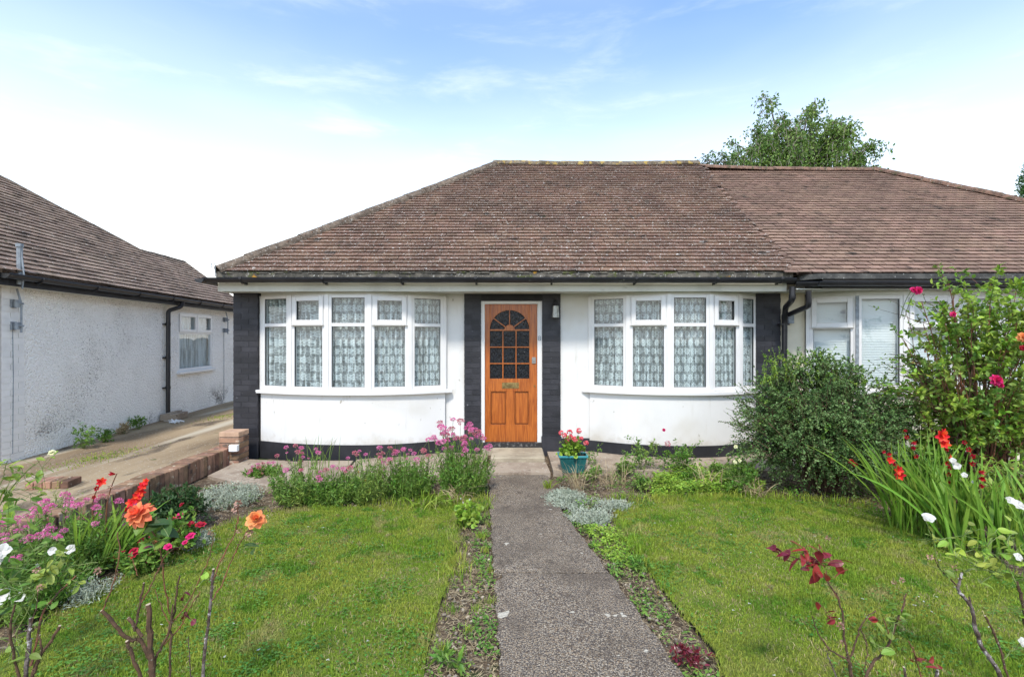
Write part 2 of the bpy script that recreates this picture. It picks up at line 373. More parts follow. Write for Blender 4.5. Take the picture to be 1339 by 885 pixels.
# ================================================================== ground sheets
def struct(name, geo, m, smooth=False):
    return tag(obj(name, geo, m, smooth=smooth), kind='structure')
g = Geo()   # soil sheet with gentle unevenness near, flat far
xs = np.concatenate([[-900,-200,-60,-20], np.arange(-9, 9.01, .12), [20,60,200,900]]); ys = np.concatenate([[-300,-60,-10], np.arange(.2, 7.4, .12), [14,40,200,1200]])
X, Y = np.meshgrid(xs, ys)
def bumpz(x, y): return .012*np.sin(x*5.1+y*3.3)*np.sin(y*4.7-x*1.9) + .007*np.sin(x*13+y*9)*np.sin(y*15-x*7)
near = (np.abs(X) < 8.5) & (Y > .5) & (Y < 7)
Z = np.where(near, bumpz(X, Y), 0) - .024
nx = len(xs); ii, jj = np.meshgrid(np.arange(nx-1), np.arange(len(ys)-1))
q = (jj*nx+ii).ravel(); g.add(np.stack([X,Y,Z], -1).reshape(-1,3), np.stack([q,q+1,q+nx+1,q+nx], -1))
struct('ground', g, M['soil'], True)
# path
pl = [G(712,622), G(738,680), G(800,750), G(893,885)]; pr = None
left_e = [(G(641,622)[:2]), G(640,655)[:2], G(646,750)[:2], G(655,885)[:2]]
right_e = [G(716,622)[:2], G(733,668)[:2], G(802,758)[:2], G(893,885)[:2]]
def ext(a, b, D):  # extend line a->b to depth D
    k = (D-b[1])/(b[1]-a[1]); return np.array([b[0]+(b[0]-a[0])*k, D])
left_e.append(ext(left_e[-2], left_e[-1], .2)); right_e.append(ext(right_e[-2], right_e[-1], .2))
def ypts(edge, D): 
    e = np.array(edge); return np.interp(D, e[::-1,1], e[::-1,0])
g = Geo()
joints = [5.80, 3.372, .2]
for a, b in zip(joints[:-1], joints[1:]):
    n = max(6, int((a-b)/.05)); ds = np.linspace(a-.006, b+.006, n)
    L = np.array([[ypts(left_e, d)+.008*math.sin(d*23)+.005*math.sin(d*61), d] for d in ds]); Rr = np.array([[ypts(right_e, d)+.008*math.sin(d*19+2)+.005*math.sin(d*53), d] for d in ds])
    if a == joints[1]: L[0,0] += .05; L[1,0] += .055; L[2,0] += .02
    for i in range(n-1):
        pass
    m = 14; T = np.linspace(0,1,m)
    top = L[:,None,:]*(1-T)[None,:,None]+Rr[:,None,:]*T[None,:,None]
    zz = .022+.0025*np.sin(top[...,0]*9+top[...,1]*4)+.0015*np.sin(top[...,0]*31)*np.sin(top[...,1]*27)
    zz[:,0] -= .006; zz[:,-1] -= .006; zz[0,:] -= .005; zz[-1,:] -= .005
    v = np.concatenate([top, zz[...,None]], -1).reshape(-1,3); I, J = np.meshgrid(np.arange(m-1), np.arange(n-1)); q = (J*m+I).ravel()
    g.add(v, np.stack([q,q+m,q+m+1,q+1], -1))
    for E, k in ((L,0),(Rr,-1)):
        for i in range(n-1):
            g.add([(E[i][0],E[i][1],-.05),(E[i+1][0],E[i+1][1],-.05),(E[i+1][0],E[i+1][1],zz[i+1,k]),(E[i][0],E[i][1],zz[i,k])], [(0,1,2,3)])
    for row, zr in ((top[0],zz[0]), (top[-1],zz[-1])):
        for i in range(m-1):
            g.add([(row[i][0],row[i][1],-.05),(row[i+1][0],row[i+1][1],-.05),(row[i+1][0],row[i+1][1],zr[i+1]),(row[i][0],row[i][1],zr[i])], [(0,1,2,3)])
struct('path', g, M['path'], False)
# lawns
def curve_poly(pts): return [np.array(p[:2], float) for p in pts]
lawnL = curve_poly([G(600,656), G(505,664), G(400,664), G(330,672), G(285,690), G(225,722), G(150,762), G(75,800), G(0,858), (-3.2,1.6), (-2.6,.5), (-.42,.5), (-.42,1.6), G(553,885), G(560,845), G(575,790), G(592,740), G(598,700)])
lawnR = curve_poly([G(806,662), G(870,650), G(960,648), G(1060,655), G(1130,662), G(1180,680), G(1230,700), G(1300,735), G(1339,760), (3.9,3.0), (3.6,1.6), (3.4,.5), (.95,.5), (1.0,1.6), G(948,885), G(935,850), G(905,815), G(862,765), G(828,715), G(806,690)])
for nm, poly in (('left_lawn', lawnL), ('right_lawn', lawnR)):
    g = Geo(); c = np.mean(poly, axis=0)
    n = len(poly); v = []
    # dense fan rings for unevenness
    rings = 14
    for k in range(rings+1):
        for p in poly:
            q = c+(p-c)*k/rings; v.append((q[0], q[1], -.002))
    f = [(k*n+i, k*n+(i+1) % n, (k+1)*n+(i+1) % n, (k+1)*n+i) for k in range(rings) for i in range(n)]
    g.add(v, f); struct('lawn', g, M['lawn_base'], True)
# driveway slab
DZ = .17
g = Geo(); g.prism([(-3.93,.2,-.3),(-3.90,22,-.3),(-8.5,22,-.3),(-6.9,11.5,-.3),(-6.3,5.66,-.3),(-6.0,.2,-.3)], (0,0,.3+DZ))
struct('driveway', g, M['drive'])
# concrete aprons in front of both bays (cracked pieces)
g = Geo()
def slabpoly(pts, z, th=.06):
    g.prism([(p[0],p[1],z-th) for p in pts], (0,0,th))
slabpoly([(-3.65,6.55),(-3.62,5.75),(-3.1,5.45),(-2.75,5.7),(-2.8,6.4)], .02)
slabpoly([(-3.05,5.42),(-2.5,5.25),(-2.0,5.5),(-2.1,6.4),(-2.76,6.4),(-2.71,5.7)], .035)
slabpoly([(-2.06,6.42),(-1.96,5.55),(-.33,5.75),(-.33,6.7),(-.95,6.85)], .045)
slabpoly([(.50,6.85),(.50,5.86),(1.2,5.9),(2.3,5.8),(3.6,5.9),(3.9,6.3),(3.9,6.9)], .05, .12)
struct('apron', g, M['slab'])

# ================================================================== building helpers
def tiles(geo, o, u, v, n, poly, gauge=.104, width=.166, length=None, th=.013, gap=.0022, jit=1.0, skip=None):
    """rows of plain tiles on a plane; poly in (u,v) coordinates; each tile is its own small slab"""
    o = np.array(o, float); u = nrm(u); v = nrm(v); n = nrm(n)
    P2 = np.array(poly, float); umin, vmin = P2.min(0); umax, vmax = P2.max(0)
    rows = int((vmax-vmin)/gauge)+1; cols = int((umax-umin)/width)+2
    rr, cc = np.meshgrid(np.arange(rows), np.arange(cols), indexing='ij')
    uc = umin+(cc+.5*(rr % 2))*width+rng.normal(0, .002*jit, rr.shape); vc = vmin+rr*gauge+rng.normal(0, .0012*jit, rr.shape)
    uc = uc.ravel(); vc = vc.ravel()
    ok = inpoly(np.stack([uc, np.clip(vc+gauge*.5, vmin+1e-3, vmax-1e-3)], -1), P2)
    uc = uc[ok]; vc = vc[ok]; k = len(uc)
    L = gauge*1.45; hw = width/2-gap
    lift = rng.normal(.0, .0012*jit, k); tw = rng.normal(0, .0010*jit, k); sk = rng.normal(0,.001*jit,k)
    V = np.zeros((k, 8, 3))
    idx = 0
    for (a, b, h0) in ((-1,0,1),(1,0,1),(1,1,1),(-1,1,1),(-1,0,0),(1,0,0),(1,1,0),(-1,1,0)):
        hh = (th+.019)*(1-b)+.004*b + (0 if h0 else -th) + lift*(1-b) + a*tw*(1-b)
        uu = uc+a*hw; vv = vc+b*L+a*sk*(1-b)
        V[:,idx] = o+uu[:,None]*u+vv[:,None]*v+hh[:,None]*n; idx += 1
    base = (np.arange(k)*8)[:,None]
    fs = np.array([(0,1,2,3),(0,4,5,1),(1,5,6,2),(3,7,4,0)])
    geo.add(V.reshape(-1,3), (base[:,:,None]+fs[None]).reshape(-1,4))
    return geo
def inpoly(p, poly):
    x, y = p[:,0], p[:,1]; inside = np.zeros(len(p), bool); n = len(poly)
    for i in range(n):
        x1,y1 = poly[i][:2]; x2,y2 = poly[(i+1) % n][:2]
        c = ((y1 > y) != (y2 > y)) & (x < (x2-x1)*(y-y1)/(y2-y1+1e-12)+x1)
        inside ^= c
    return inside
def ridge(geo, a, b, r=.11, seg=.40, sag=0, squash=.8):
    a = np.array(a, float); b = np.array(b, float); L = np.linalg.norm(b-a); n = int(L/seg); d = (b-a)/L
    side = nrm(np.cross(d, [0,0,1])); up = np.cross(side, d)
    for i in range(n):
        p = a+d*(i*L/n-.01); q = a+d*((i+1)*L/n+.012)
        k = 9; ang = np.linspace(-.12, PI+.12, k)
        p = p + up*random.gauss(0,.004) ; q = q+up*random.gauss(0,.004)
        if sag: 
            p = p-np.array([0,0,sag*math.sin(PI*i/n)]); q = q-np.array([0,0,sag*math.sin(PI*(i+1)/n)])
        v = []
        for c, rr in ((p, r*1.03), (q, r*.97)):
            for w in (0, .018):
                for t_ in ang: v.append(c+side*math.cos(t_)*(rr-w)+up*math.sin(t_)*(rr-w)*squash)
        f = []
        for j in range(k-1):
            f.append((j, 2*k+j, 2*k+j+1, j+1)); f.append((j, j+1, k+j+1, k+j)); f.append((2*k+j, 3*k+j, 3*k+j+1, 2*k+j+1))
        f += [(0,k,3*k,2*k),(k-1,3*k-1,4*k-1,2*k-1)]
        geo.add(v, f)
    return geo
def bricks(geo, o, u, up, n, L, H, bl=.215, bh=.067, mj=.010, depth=.02, jit=.0007, half=True):
    o = np.array(o, float); u = nrm(u); up = nrm(up); n = nrm(n)
    row = 0; z = 0
    while z < H-.01:
        h = min(bh, H-z); x = -bl*.5 if (row % 2 and half) else 0
        while x < L-.004:
            x0 = max(0, x); x1 = min(L, x+bl)
            if x1-x0 > .012:
                c = o+u*(x0+x1)/2+up*(z+h/2)+n*(random.gauss(0, jit)+depth/2)
                geo.obox(c, u+n*random.gauss(0,.003), n, up+n*random.gauss(0,.006), (x1-x0)/2, depth/2, h/2)
            x += bl+mj
        z += bh+mj; row += 1
    return geo
def gutter_geo(geo, a, b, r=.058, th=.004):
    a = np.array(a, float); b = np.array(b, float); d = nrm(b-a); side = nrm(np.cross(d, [0,0,1])); k = 10
    for rr, flip in ((r,1),(r-th,0)):
        v = [c+side*math.cos(t_)*rr-np.array([0,0,1])*math.sin(t_)*rr*.95 for c in (a,b) for t_ in np.linspace(0,PI,k)]
        geo.add(v, [(j, j+1, k+j+1, k+j) for j in range(k-1)])
    v = [c+side*s_*(r-w) for c in (a,b) for s_ in (1,-1) for w in (0,th+.004)]
    geo.add(v, [(0,1,5,4),(2,3,7,6)])
    geo.tube([a+side*r, b+side*r], .005, 5); geo.tube([a-side*r, b-side*r], .005, 5)
    for c in (a, b):
        geo.add([c]+[c+side*math.cos(t_)*r-np.array([0,0,1])*math.sin(t_)*r*.95 for t_ in np.linspace(0,PI,k)], [(0,j,j+1) for j in range(1,k)])
    return geo

def bay(house, pts, z0, z1, ztr, styles, sill_out=.055, curtain='lace', sill_h=.05, ends=(0.06,0.06), arc_pts=None, label=None, gap_posts=()):
    """a bay window following the plan polyline pts; each facet has its own frame, panes and curtain"""
    pts = [np.array(p, float) for p in pts]; n = len(pts)-1
    fg = Geo(); panes = []; sashes = []
    mid = np.mean(pts, axis=0)
    FT = .045   # frame width
    for i in range(n):
        a = np.array([*pts[i],0]); b = np.array([*pts[i+1],0]); d = nrm(b-a); L = np.linalg.norm(b-a)
        out = np.array([d[1], -d[0], 0]); 
        if out[1] > 0: out = -out
        def bx(geo, u0, u1, za, zb, o0, o1):
            c = a+d*(u0+u1)/2+out*(o0+o1)/2+np.array([0,0,(za+zb)/2]); geo.obox(c, d, out, [0,0,1], (u1-u0)/2, (o1-o0)/2, (zb-za)/2)
        l0 = .022; r0 = L-.022
        bx(fg, l0, l0+FT, z0, z1, -.06, 0); bx(fg, r0-FT, r0, z0, z1, -.06, 0)
        bx(fg, l0+FT, r0-FT, z0, z0+FT+.012, -.06, -.001); bx(fg, l0+FT, r0-FT, z1-FT, z1, -.06, -.001)
        st = styles[i]
        def pane(u0, u1, za, zb, o=-.032):
            c = a+out*o; pg = Geo(); pg.add([c+d*u0+[0,0,za], c+d*u1+[0,0,za], c+d*u1+[0,0,zb], c+d*u0+[0,0,zb]], [(0,1,2,3)])
            panes.append(pg)
            for (p0,p1,q0,q1) in ((u0-.006,u0+.004,za,zb),(u1-.004,u1+.006,za,zb)): bx(gk, p0,p1,q0,q1,-.031,-.012)
            for (q0,q1) in ((za-.006,za+.004),(zb-.004,zb+.006)): bx(gk, u0+.004,u1-.004,q0,q1,-.031,-.012)
        gk = Geo()
        u0 = l0+FT; u1 = r0-FT; zb_ = z0+FT+.012; zt = z1-FT
        if st == 'full':
            pane(u0, u1, zb_, zt)
        else:
            bx(fg, u0, u1, ztr-.024, ztr+.024, -.06, -.002)
            pane(u0, u1, zb_, ztr-.024)
            if st == 'split': pane(u0, u1, ztr+.024, zt)
            else:
                sg = Geo(); s0 = u0-.022; s1 = u1+.022; za = ztr+.004; zb2 = zt+.022; w = .062
                bx(sg, s0, s0+w, za, zb2, -.001, .022); bx(sg, s1-w, s1, za, zb2, -.001, .022)
                bx(sg, s0+w, s1-w, za, za+w, -.001, .021); bx(sg, s0+w, s1-w, zb2-w, zb2, -.001, .021)
                bx(sg, s0-.012, s1+.012, za-.012, za-.001, -.001, .034)
                sashes.append(sg)
                pane(s0+w-.004, s1-w+.004, za+w-.004, zb2-w+.004, -.01)
        panes[-1].gk = gk
    # corner posts
    for i in range(n+1):
        if i in (0, n):
            q = pts[i]; j = 1 if i == 0 else n-1; d = nrm(pts[j]-q); q2 = q+d*.012
            out = np.array([d[1], -d[0]]); out = out if out[1] < 0 else -out
            c = q+d*.002-out*.035; fg.obox([c[0],c[1],(z0+z1)/2], [*d,0], [*out,0], [0,0,1], .022, .04, (z1-z0)/2)
        else:
            d = nrm(pts[i+1]-pts[i-1]); out = np.array([d[1],-d[0]]); out = out if out[1] < 0 else -out
            c = pts[i]-out*.026; fg.obox([c[0],c[1],(z0+z1)/2+.001], [*d,0], [*out,0], [0,0,1], .03, .036, (z1-z0)/2)
    bw = obj('bay_window', fg, M['upvc'], house); bevel(bw, .004)
    if label: bw['label'] = label
    for sg in sashes: bevel(obj('opening_sash', sg, M['upvc'], bw), .005)
    for pg in panes: obj('pane', pg, M['glass'], bw)
    gk = Geo()
    for pg in panes:
        if hasattr(pg, 'gk') and pg.gk.v: gk.v += pg.gk.v; gk.f += [f_+gk.n for f_ in pg.gk.f]; gk.n += pg.gk.n
    obj('gasket', gk, M['gutter'], bw)
    # sill
    smooth_pts = arc_pts if arc_pts is not None else pts
    inner = offset_poly(smooth_pts, -.03); outer = offset_poly(smooth_pts, sill_out)
    d0 = nrm(np.array(outer[1])-outer[0]); d1 = nrm(np.array(outer[-1])-outer[-2])
    outer[0] = outer[0]-d0*ends[0]; inner[0] = inner[0]-d0*ends[0]; outer[-1] = outer[-1]+d1*ends[1]; inner[-1] = inner[-1]+d1*ends[1]
    sg = Geo(); sg.ring([tuple(p) for p in inner], [tuple(p) for p in outer], z0-sill_h, z0-.002)
    bevel(obj('sill', sg, M['upvc'], bw), .006)
    # curtain: continuous pleated sheet just inside
    cp = offset_poly(pts, -.095); cl = np.cumsum([0]+[np.linalg.norm(cp[i+1]-cp[i]) for i in range(n)])
    def at(s_):
        i = min(n-1, max(0, np.searchsorted(cl, s_)-1)); k = (s_-cl[i])/(cl[i+1]-cl[i]); d = nrm(cp[i+1]-cp[i]); out = np.array([d[1],-d[0]]); out = out if out[1] < 0 else -out
        return cp[i]+(cp[i+1]-cp[i])*k, out
    if curtain in ('lace','net'):
        m = int(cl[-1]/.012); zs = np.linspace(z0+.02, z1-.01, 14); ph = random.random()*6
        V = []; UV = []; 
        for zi, z in enumerate(zs):
            for k in range(m+1):
                s_ = cl[-1]*k/m; p, out = at(s_)
                w = .026*math.sin(s_*78+ph+1.5*math.sin(s_*7)+.25*math.sin(z*5))+.012*math.sin(s_*31+ph*2)+.005*math.sin(s_*150)
                p = p+out*w; V.append((p[0],p[1],z)); UV.append((s_*1.30+.35*w, z))
        cg = Geo(); I, J = np.meshgrid(np.arange(m), np.arange(len(zs)-1)); q = (J*(m+1)+I).ravel()
        cg.add(V, np.stack([q,q+1,q+m+2,q+m+1], -1))
        co = obj('net_curtain', cg, M[curtain], bw, smooth=True)
        ul = co.data.uv_layers.new(name='UVMap'); li = np.zeros(len(co.data.loops), np.int32); co.data.loops.foreach_get('vertex_index', li)
        ul.data.foreach_set('uv', np.array(UV, np.float32)[li].ravel())
    else:
        bg = Geo(); z = z0+.03
        while z < z1-.02:
            for i in range(n):
                a = np.array([*cp[i],z]); b = np.array([*cp[i+1],z]); d = nrm(b-a); out = np.array([d[1],-d[0],0]); out = out if out[1] < 0 else -out
                bg.obox((a+b)/2, d, out*.42+np.array([0,0,-.9]), np.cross(d, out*.42+np.array([0,0,-.9])), np.linalg.norm(b-a)/2-.03, .0125, .0008)
            z += .0222
        obj('window_blind', bg, M['blind'], bw)
    return bw
def offset_poly(pts, d):
    pts = [np.array(p[:2], float) for p in pts]; out = []
    for i in range(len(pts)):
        a = pts[max(0,i-1)]; b = pts[min(len(pts)-1,i+1)]; t_ = nrm(b-a); nn = np.array([t_[1],-t_[0]])
        if nn[1] > 0: nn = -nn
        out.append(pts[i]+nn*d)
    return out
def smooth_arc(pts, m=6):
    pts = [np.array(p, float) for p in pts]; res = []
    ext_ = [2*pts[0]-pts[1]]+pts+[2*pts[-1]-pts[-2]]
    for i in range(1, len(ext_)-2):
        p0,p1,p2,p3 = ext_[i-1:i+3]
        for k in range(m):
            s_ = k/m; res.append(.5*((2*p1)+(-p0+p2)*s_+(2*p0-5*p1+4*p2-p3)*s_**2+(-p0+3*p1-3*p2+p3)*s_**3))
    res.append(pts[-1]); return res
def X_(px, D): return (px-CX)/F*D

WY = 6.90       # main wall plane
PY = 6.76       # outer pier faces
SZ = 2.285      # soffit height
# ================================================================== OUR BUNGALOW
H1 = thing('bungalow', 'white rendered bungalow with orange timber front door, two curved bay windows and black brick piers', 'house', (0, 6.9, 0))
bayL = [(X_(341,6.80),6.80),(X_(379,6.63),6.63),(X_(427,6.53),6.53),(X_(483,6.52),6.52),(X_(536,6.63),6.63),(X_(582,6.84),6.84)]
bayR = [(X_(771,6.88),6.88),(X_(821,6.64),6.64),(X_(875,6.52),6.52),(X_(930,6.52),6.52),(X_(968,6.66),6.66),(X_(990,6.86),6.86)]
arcL = smooth_arc(bayL); arcR = smooth_arc(bayR)
ZS = .935
# wall
g = Geo()
g.strip([(p[0],p[1]) for p in arcL], .0, ZS); g.strip([(p[0],p[1]) for p in arcR], .0, ZS)
dL0, dL1 = X_(607,WY), X_(629,WY-.03)
dR1 = X_(733,WY)
g.box(bayL[-1][0]-.02, dL0+.02, WY, WY+.25, 0, 2.40)
g.box(dR1-.02, bayR[0][0]+.02, WY, WY+.25, 0, 2.40)
g.box(bayL[0][0]-.06, bayL[0][0]+.02, 6.86, 7.05, 0, 2.4)
g.box(bayR[-1][0]-.02, bayR[-1][0]+.09, 6.88, 7.05, 0, 2.4)
g.box(-3.885, -3.60, PY+.03, 13.2, 0, 2.42)                 # left flank
g.box(3.66, 3.74, 7.0, 13.2, 0, 2.42)                        # party wall
g.box(-3.55, 3.65, 13.0, 13.2, 0, 2.42)
obj('wall', g, M['render'], H1)
# strip above the windows up to the soffit
ZT = 2.245
g = Geo()
for pts in (bayL, bayR):
    g = Geo(); g.ring([tuple(p) for p in offset_poly(pts, -.08)], [tuple(p) for p in offset_poly(pts, -.004)], ZT+.001, SZ+.02)
    obj('window_head', g, M['soffit'], H1)
# plinth: follows each bay 12 mm proud
for arc, zt in ((arcL, .215), (arcR, .205)):
    g = Geo(); g.ring([tuple(p) for p in offset_poly(arc, -.01)], [tuple(p) for p in offset_poly(arc, .014)], -.03, zt)
    if arc is arcL: g.box(bayL[-1][0]-.01, dL0, WY-.014, WY-.001, -.03, .24)
    else: g.box(dR1, bayR[0][0]+.01, WY-.014, WY-.001, -.03, .23)
    obj('plinth', g, M['blackpaint'], H1)
# brick piers
def pier(x0, x1, y, zb, zt, house=H1, side=True, label=None, depth=.3):
    g = Geo(); g.box(x0+.003, x1-.003, y+.0045, y+depth, zb, zt)
    bricks(g, (x0, y+.02, zb), (1,0,0), (0,0,1), (0,-1,0), x1-x0, zt-zb)
    if side:
        bricks(g, (x1-.02, y+.02, zb), (0,1,0), (0,0,1), (1,0,0), depth-.02, zt-zb)
        bricks(g, (x0+.02, y+.02, zb), (0,1,0), (0,0,1), (-1,0,0), depth-.02, zt-zb)
    g.box(x0-.012, x1+.012, y-.014, y+.02, -.03, zb+.26) if label is None else None
    o = obj('brick_pier', g, M['blackbrick'], house); return o
pxl, pxr = X_(305,PY), X_(337,PY)
pier(pxl, pxr, PY, 0, SZ)
pier(X_(989,6.83), X_(1021,6.83), 6.83, 0, SZ)
DP = WY-.03
pier(X_(607,DP), X_(629,DP), DP, 0, SZ+.0)
pier(X_(709,DP), X_(733,DP), DP, 0, SZ+.0)
g = Geo(); g.box(X_(629,DP)+.001, X_(709,DP)-.001, DP+.005, DP+.2, P(0,393.5,DP)[2], SZ)
obj('lintel', g, M['blackpaint'], H1)
# door frame
DF = WY+.0
fx0, fx1 = X_(628.5,DF), X_(709,DF); lx0, lx1 = X_(634,DF+.03), X_(702.5,DF+.03)
zft = P(0,393.5,DF)[2]; zlt = P(0,397.5,DF)[2]; zlb = P(0,577.5,DF)[2]; 
g = Geo(); g.box(fx0, lx0, DF-.01, DF+.11, .10, zft); g.box(lx1, fx1, DF-.01, DF+.11, .10, zft); g.box(lx0, lx1, DF-.01, DF+.11, zlt, zft)
bevel(obj('door_frame', g, M['upvc'], H1), .004)
# door leaf (front face at DD)
DD = DF+.035; TH = .045
def dp(px, py): q = P(px, py, DD); return q[0], q[2]
g = Geo()
def wbox(px0, px1, py0, py1, f=0.0, th=TH):
    x0, z1_ = dp(px0, py0); x1, z0_ = dp(px1, py1); g.box(x0, x1, DD-f, DD-f+th, z0_, z1_)
wbox(634, 640.5, 397.5, 577.5); wbox(692.2, 702.5, 397.5, 577.5)
wbox(640.5, 692.2, 495, 511, -.001); wbox(640.5, 692.2, 556, 577.5, -.001)
wbox(662.3, 671.8, 511, 556, -.002)
PANEL_SHADE = []
for a, b in ((640.5,662.3),(671.8,692.2)):
    wbox(a, b, 511, 556, -.030, .012); wbox(a+2.2, b-2.2, 513.5, 553.5, -.018, .02)
    for (q0,q1,r0,r1) in ((a,a+1.2,511,556),(b-1.2,b,511,556),(a+1.2,b-1.2,511,512.2),(a+1.2,b-1.2,554.8,556)): wbox(q0,q1,r0,r1,-.004,.02)
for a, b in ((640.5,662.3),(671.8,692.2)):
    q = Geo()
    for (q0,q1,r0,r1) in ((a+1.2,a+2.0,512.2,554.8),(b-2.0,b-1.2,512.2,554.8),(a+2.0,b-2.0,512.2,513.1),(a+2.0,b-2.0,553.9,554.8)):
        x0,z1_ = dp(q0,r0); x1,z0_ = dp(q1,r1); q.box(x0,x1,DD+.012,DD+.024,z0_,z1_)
    PANEL_SHADE.append(q)
# arch surround
ax0, az = dp(640.5, 431.5); ax1, _ = dp(692.2, 431.5); atz = dp(0,405.5)[1]; zt = zlt; K = 20
cxm = (ax0+ax1)/2; rx = (ax1-ax0)/2; rz = atz-az
arc = [(cxm-rx*math.cos(PI*k/K), az+rz*math.sin(PI*k/K)) for k in range(K+1)]
for k in range(K):
    (xa,za),(xb,zb) = arc[k], arc[k+1]
    g.prism([(xa,DD+.001,za),(xb,DD+.001,zb),(xb,DD+.001,zt),(xa,DD+.001,zt)], (0,TH,0))
def bar(a, b, w=.014, f=.004):
    a = np.array([a[0], DD+.018-f, a[1]]); b = np.array([b[0], DD+.018-f, b[1]]); d = nrm(b-a)
    g.obox((a+b)/2, d, [0,1,0], np.cross(d,[0,1,0]), np.linalg.norm(b-a)/2, .016, w/2)
for py in (431.5, 453.8, 475.3): bar(dp(640.5,py), dp(692.2,py), .022 if py < 440 else .015)
gx = [657.6, 674.8]
for px in gx: bar(dp(px,431.5), dp(px,495), .015, .0045)
hub = rx*.27
for ang in (36, 72+18, 144): 
    an = R(ang); bar((cxm+hub*.8*math.cos(an), az+hub*.8*math.sin(an)), (cxm+(rx+.004)*math.cos(an), az+(rz+.004)*math.sin(an)), .014, .005)
hp = [(cxm+hub*math.cos(PI*k/12), DD+.004, az+hub*math.sin(PI*k/12)) for k in range(13)]
g.prism(hp[::-1], (0,.03,0))
door = obj('door', g, M['timber'], H1); bevel(door, .003)
for q in PANEL_SHADE: obj('panel_shade_strip', q, mat('painted_panel_shade', (.10,.025,.006), rough=.6), door)  # thin strips coloured dark to stand in for the shadow gap round each panel
# glass panes, one per opening
gy = [431.5,453.8,475.3,495]; gxx = [640.5]+gx+[692.2]
yG = DD+.02
for r in range(3):
    for c in range(3):
        x0,z1_ = dp(gxx[c],gy[r]); x1,z0_ = dp(gxx[c+1],gy[r+1]); q = Geo()
        q.add([(x0,yG,z0_),(x1,yG,z0_),(x1,yG,z1_),(x0,yG,z1_)], [(0,1,2,3)]); obj('glass_pane', q, M['obscure'], door)
angs = [0,36,90,144,180]
for a, b in zip(angs[:-1], angs[1:]):
    q = Geo(); pts_ = [(cxm,yG,az)]+[(cxm+rx*math.cos(R(t_)),yG,az+rz*math.sin(R(t_))) for t_ in np.linspace(b,a,9)]
    q.add(pts_, [tuple(range(len(pts_)))]); obj('glass_pane', q, M['obscure'], door)
def dbox(nm, px0, px1, py0, py1, f0, f1, m, parent):
    q = Geo(); x0,z1_ = dp(px0,py0); x1,z0_ = dp(px1,py1); q.box(x0,x1,DD-f1,DD-f0,z0_,z1_); return bevel(obj(nm, q, m, parent), .002)
q = Geo(); x0,z1_ = dp(656.5,500); x1,z0_ = dp(678.5,507.5)
q.box(x0,x1,DD-.007,DD-.001,z0_,z1_); q.box(x0+.02,x1-.02,DD-.013,DD-.0075,z0_+.02,z1_-.02); bevel(obj('letterbox', q, M['brass'], door), .002)
q = Geo(); x0,z1_ = dp(695.5,467); x1,z0_ = dp(700.5,475)
q.box(x0,x1,DD-.012,DD-.001,z0_,z1_); q.tube([((x0+x1)/2,DD-.024,(z0_+z1_)/2),((x0+x1)/2,DD-.0125,(z0_+z1_)/2)], .014, 10); obj('lock', q, M['steel'], door)
q = Geo(); x0,z0_ = dp(699,504.5); q.tube([(x0,DD-.006,z0_),(x0,DD-.001,z0_)], .012, 10); obj('keyhole', q, M['brass'], door)
# door number: the photo shows a small 8 on the white frame
cu = bpy.data.curves.new('house_number','FONT'); cu.body = '8'; cu.size = .095; cu.extrude = .001; cu.align_x = 'CENTER'; cu.align_y = 'CENTER'
to = bpy.data.objects.new('tmp', cu); COL.objects.link(to); dgp = bpy.context.evaluated_depsgraph_get()
me = bpy.data.meshes.new_from_object(to.evaluated_get(dgp)); bpy.data.objects.remove(to); bpy.data.curves.remove(cu)
no = bpy.data.objects.new('house_number', me); COL.objects.link(no); no.parent = H1
me.transform(Matrix.Rotation(PI/2, 4, 'X')); q = P(705.5,442.5,DF-.012); no.location = Vector((q[0],DF-.013,q[2]))-Vector((0,6.9,0))
me.materials.clear(); me.materials.append(M['greymetal']); WL[no.name] = WL[H1.name]
# threshold and step
g = Geo(); g.box(fx0+.002, fx1-.002, WY-.045, WY+.02, .10, zlb-.004)
obj('threshold', g, M['threshold'], H1)
g = Geo(); g.box(X_(640,6.4)+.02, X_(712,6.4), 6.28, WY-.04, -.02, .105)
g.box(fx0, fx1, WY-.039, WY+.3, -.02, .099)
bevel(obj('door_step', g, M['stone'], H1), .012)
g = Geo(); g.prism([(-.32,5.79,-.03),(.46,5.79,-.03),(.44,6.275,-.03),(-.28,6.275,-.03)], (0,0,.075)); struct('landing', g, M['slab'])
# wall lamp beside the door
lp = P(726.5, 0, DP-.07); g = Geo()
zt_ = P(0,395.5,DP)[2]; zb_ = P(0,415.5,DP)[2]
g.tube([(lp[0],DP+.0,zt_+.02),(lp[0],DP-.05,zt_+.03),(lp[0],DP-.08,zt_)], .010, 6)
g.tube([(lp[0],DP-.08,zt_+.002),(lp[0],DP-.08,zt_-.03),(lp[0],DP-.08,zt_-.05)], [.012,.035,.055], 6)
g.box(lp[0]-.035,lp[0]+.035,DP-.012,DP-.003,zt_-.06,zt_+.05)
wl = obj('wall_lamp', g, M['blackpaint'], H1)
g = Geo(); g.tube([(lp[0],DP-.08,zt_-.052),(lp[0],DP-.08,zb_)], [.040,.052], 6); obj('lamp_glass', g, M['bulb'], wl)
# bay windows
bay(H1, bayL, ZS, ZT, 1.835, ['split','sash','split','sash','split'], arc_pts=arcL, label='left curved bay window with lace net curtains', ends=(.05,.09))
bay(H1, bayR, ZS, ZT, 1.835, ['split','sash','split','sash','split'], arc_pts=arcR, label='right curved bay window with lace net curtains', ends=(.10,.03))
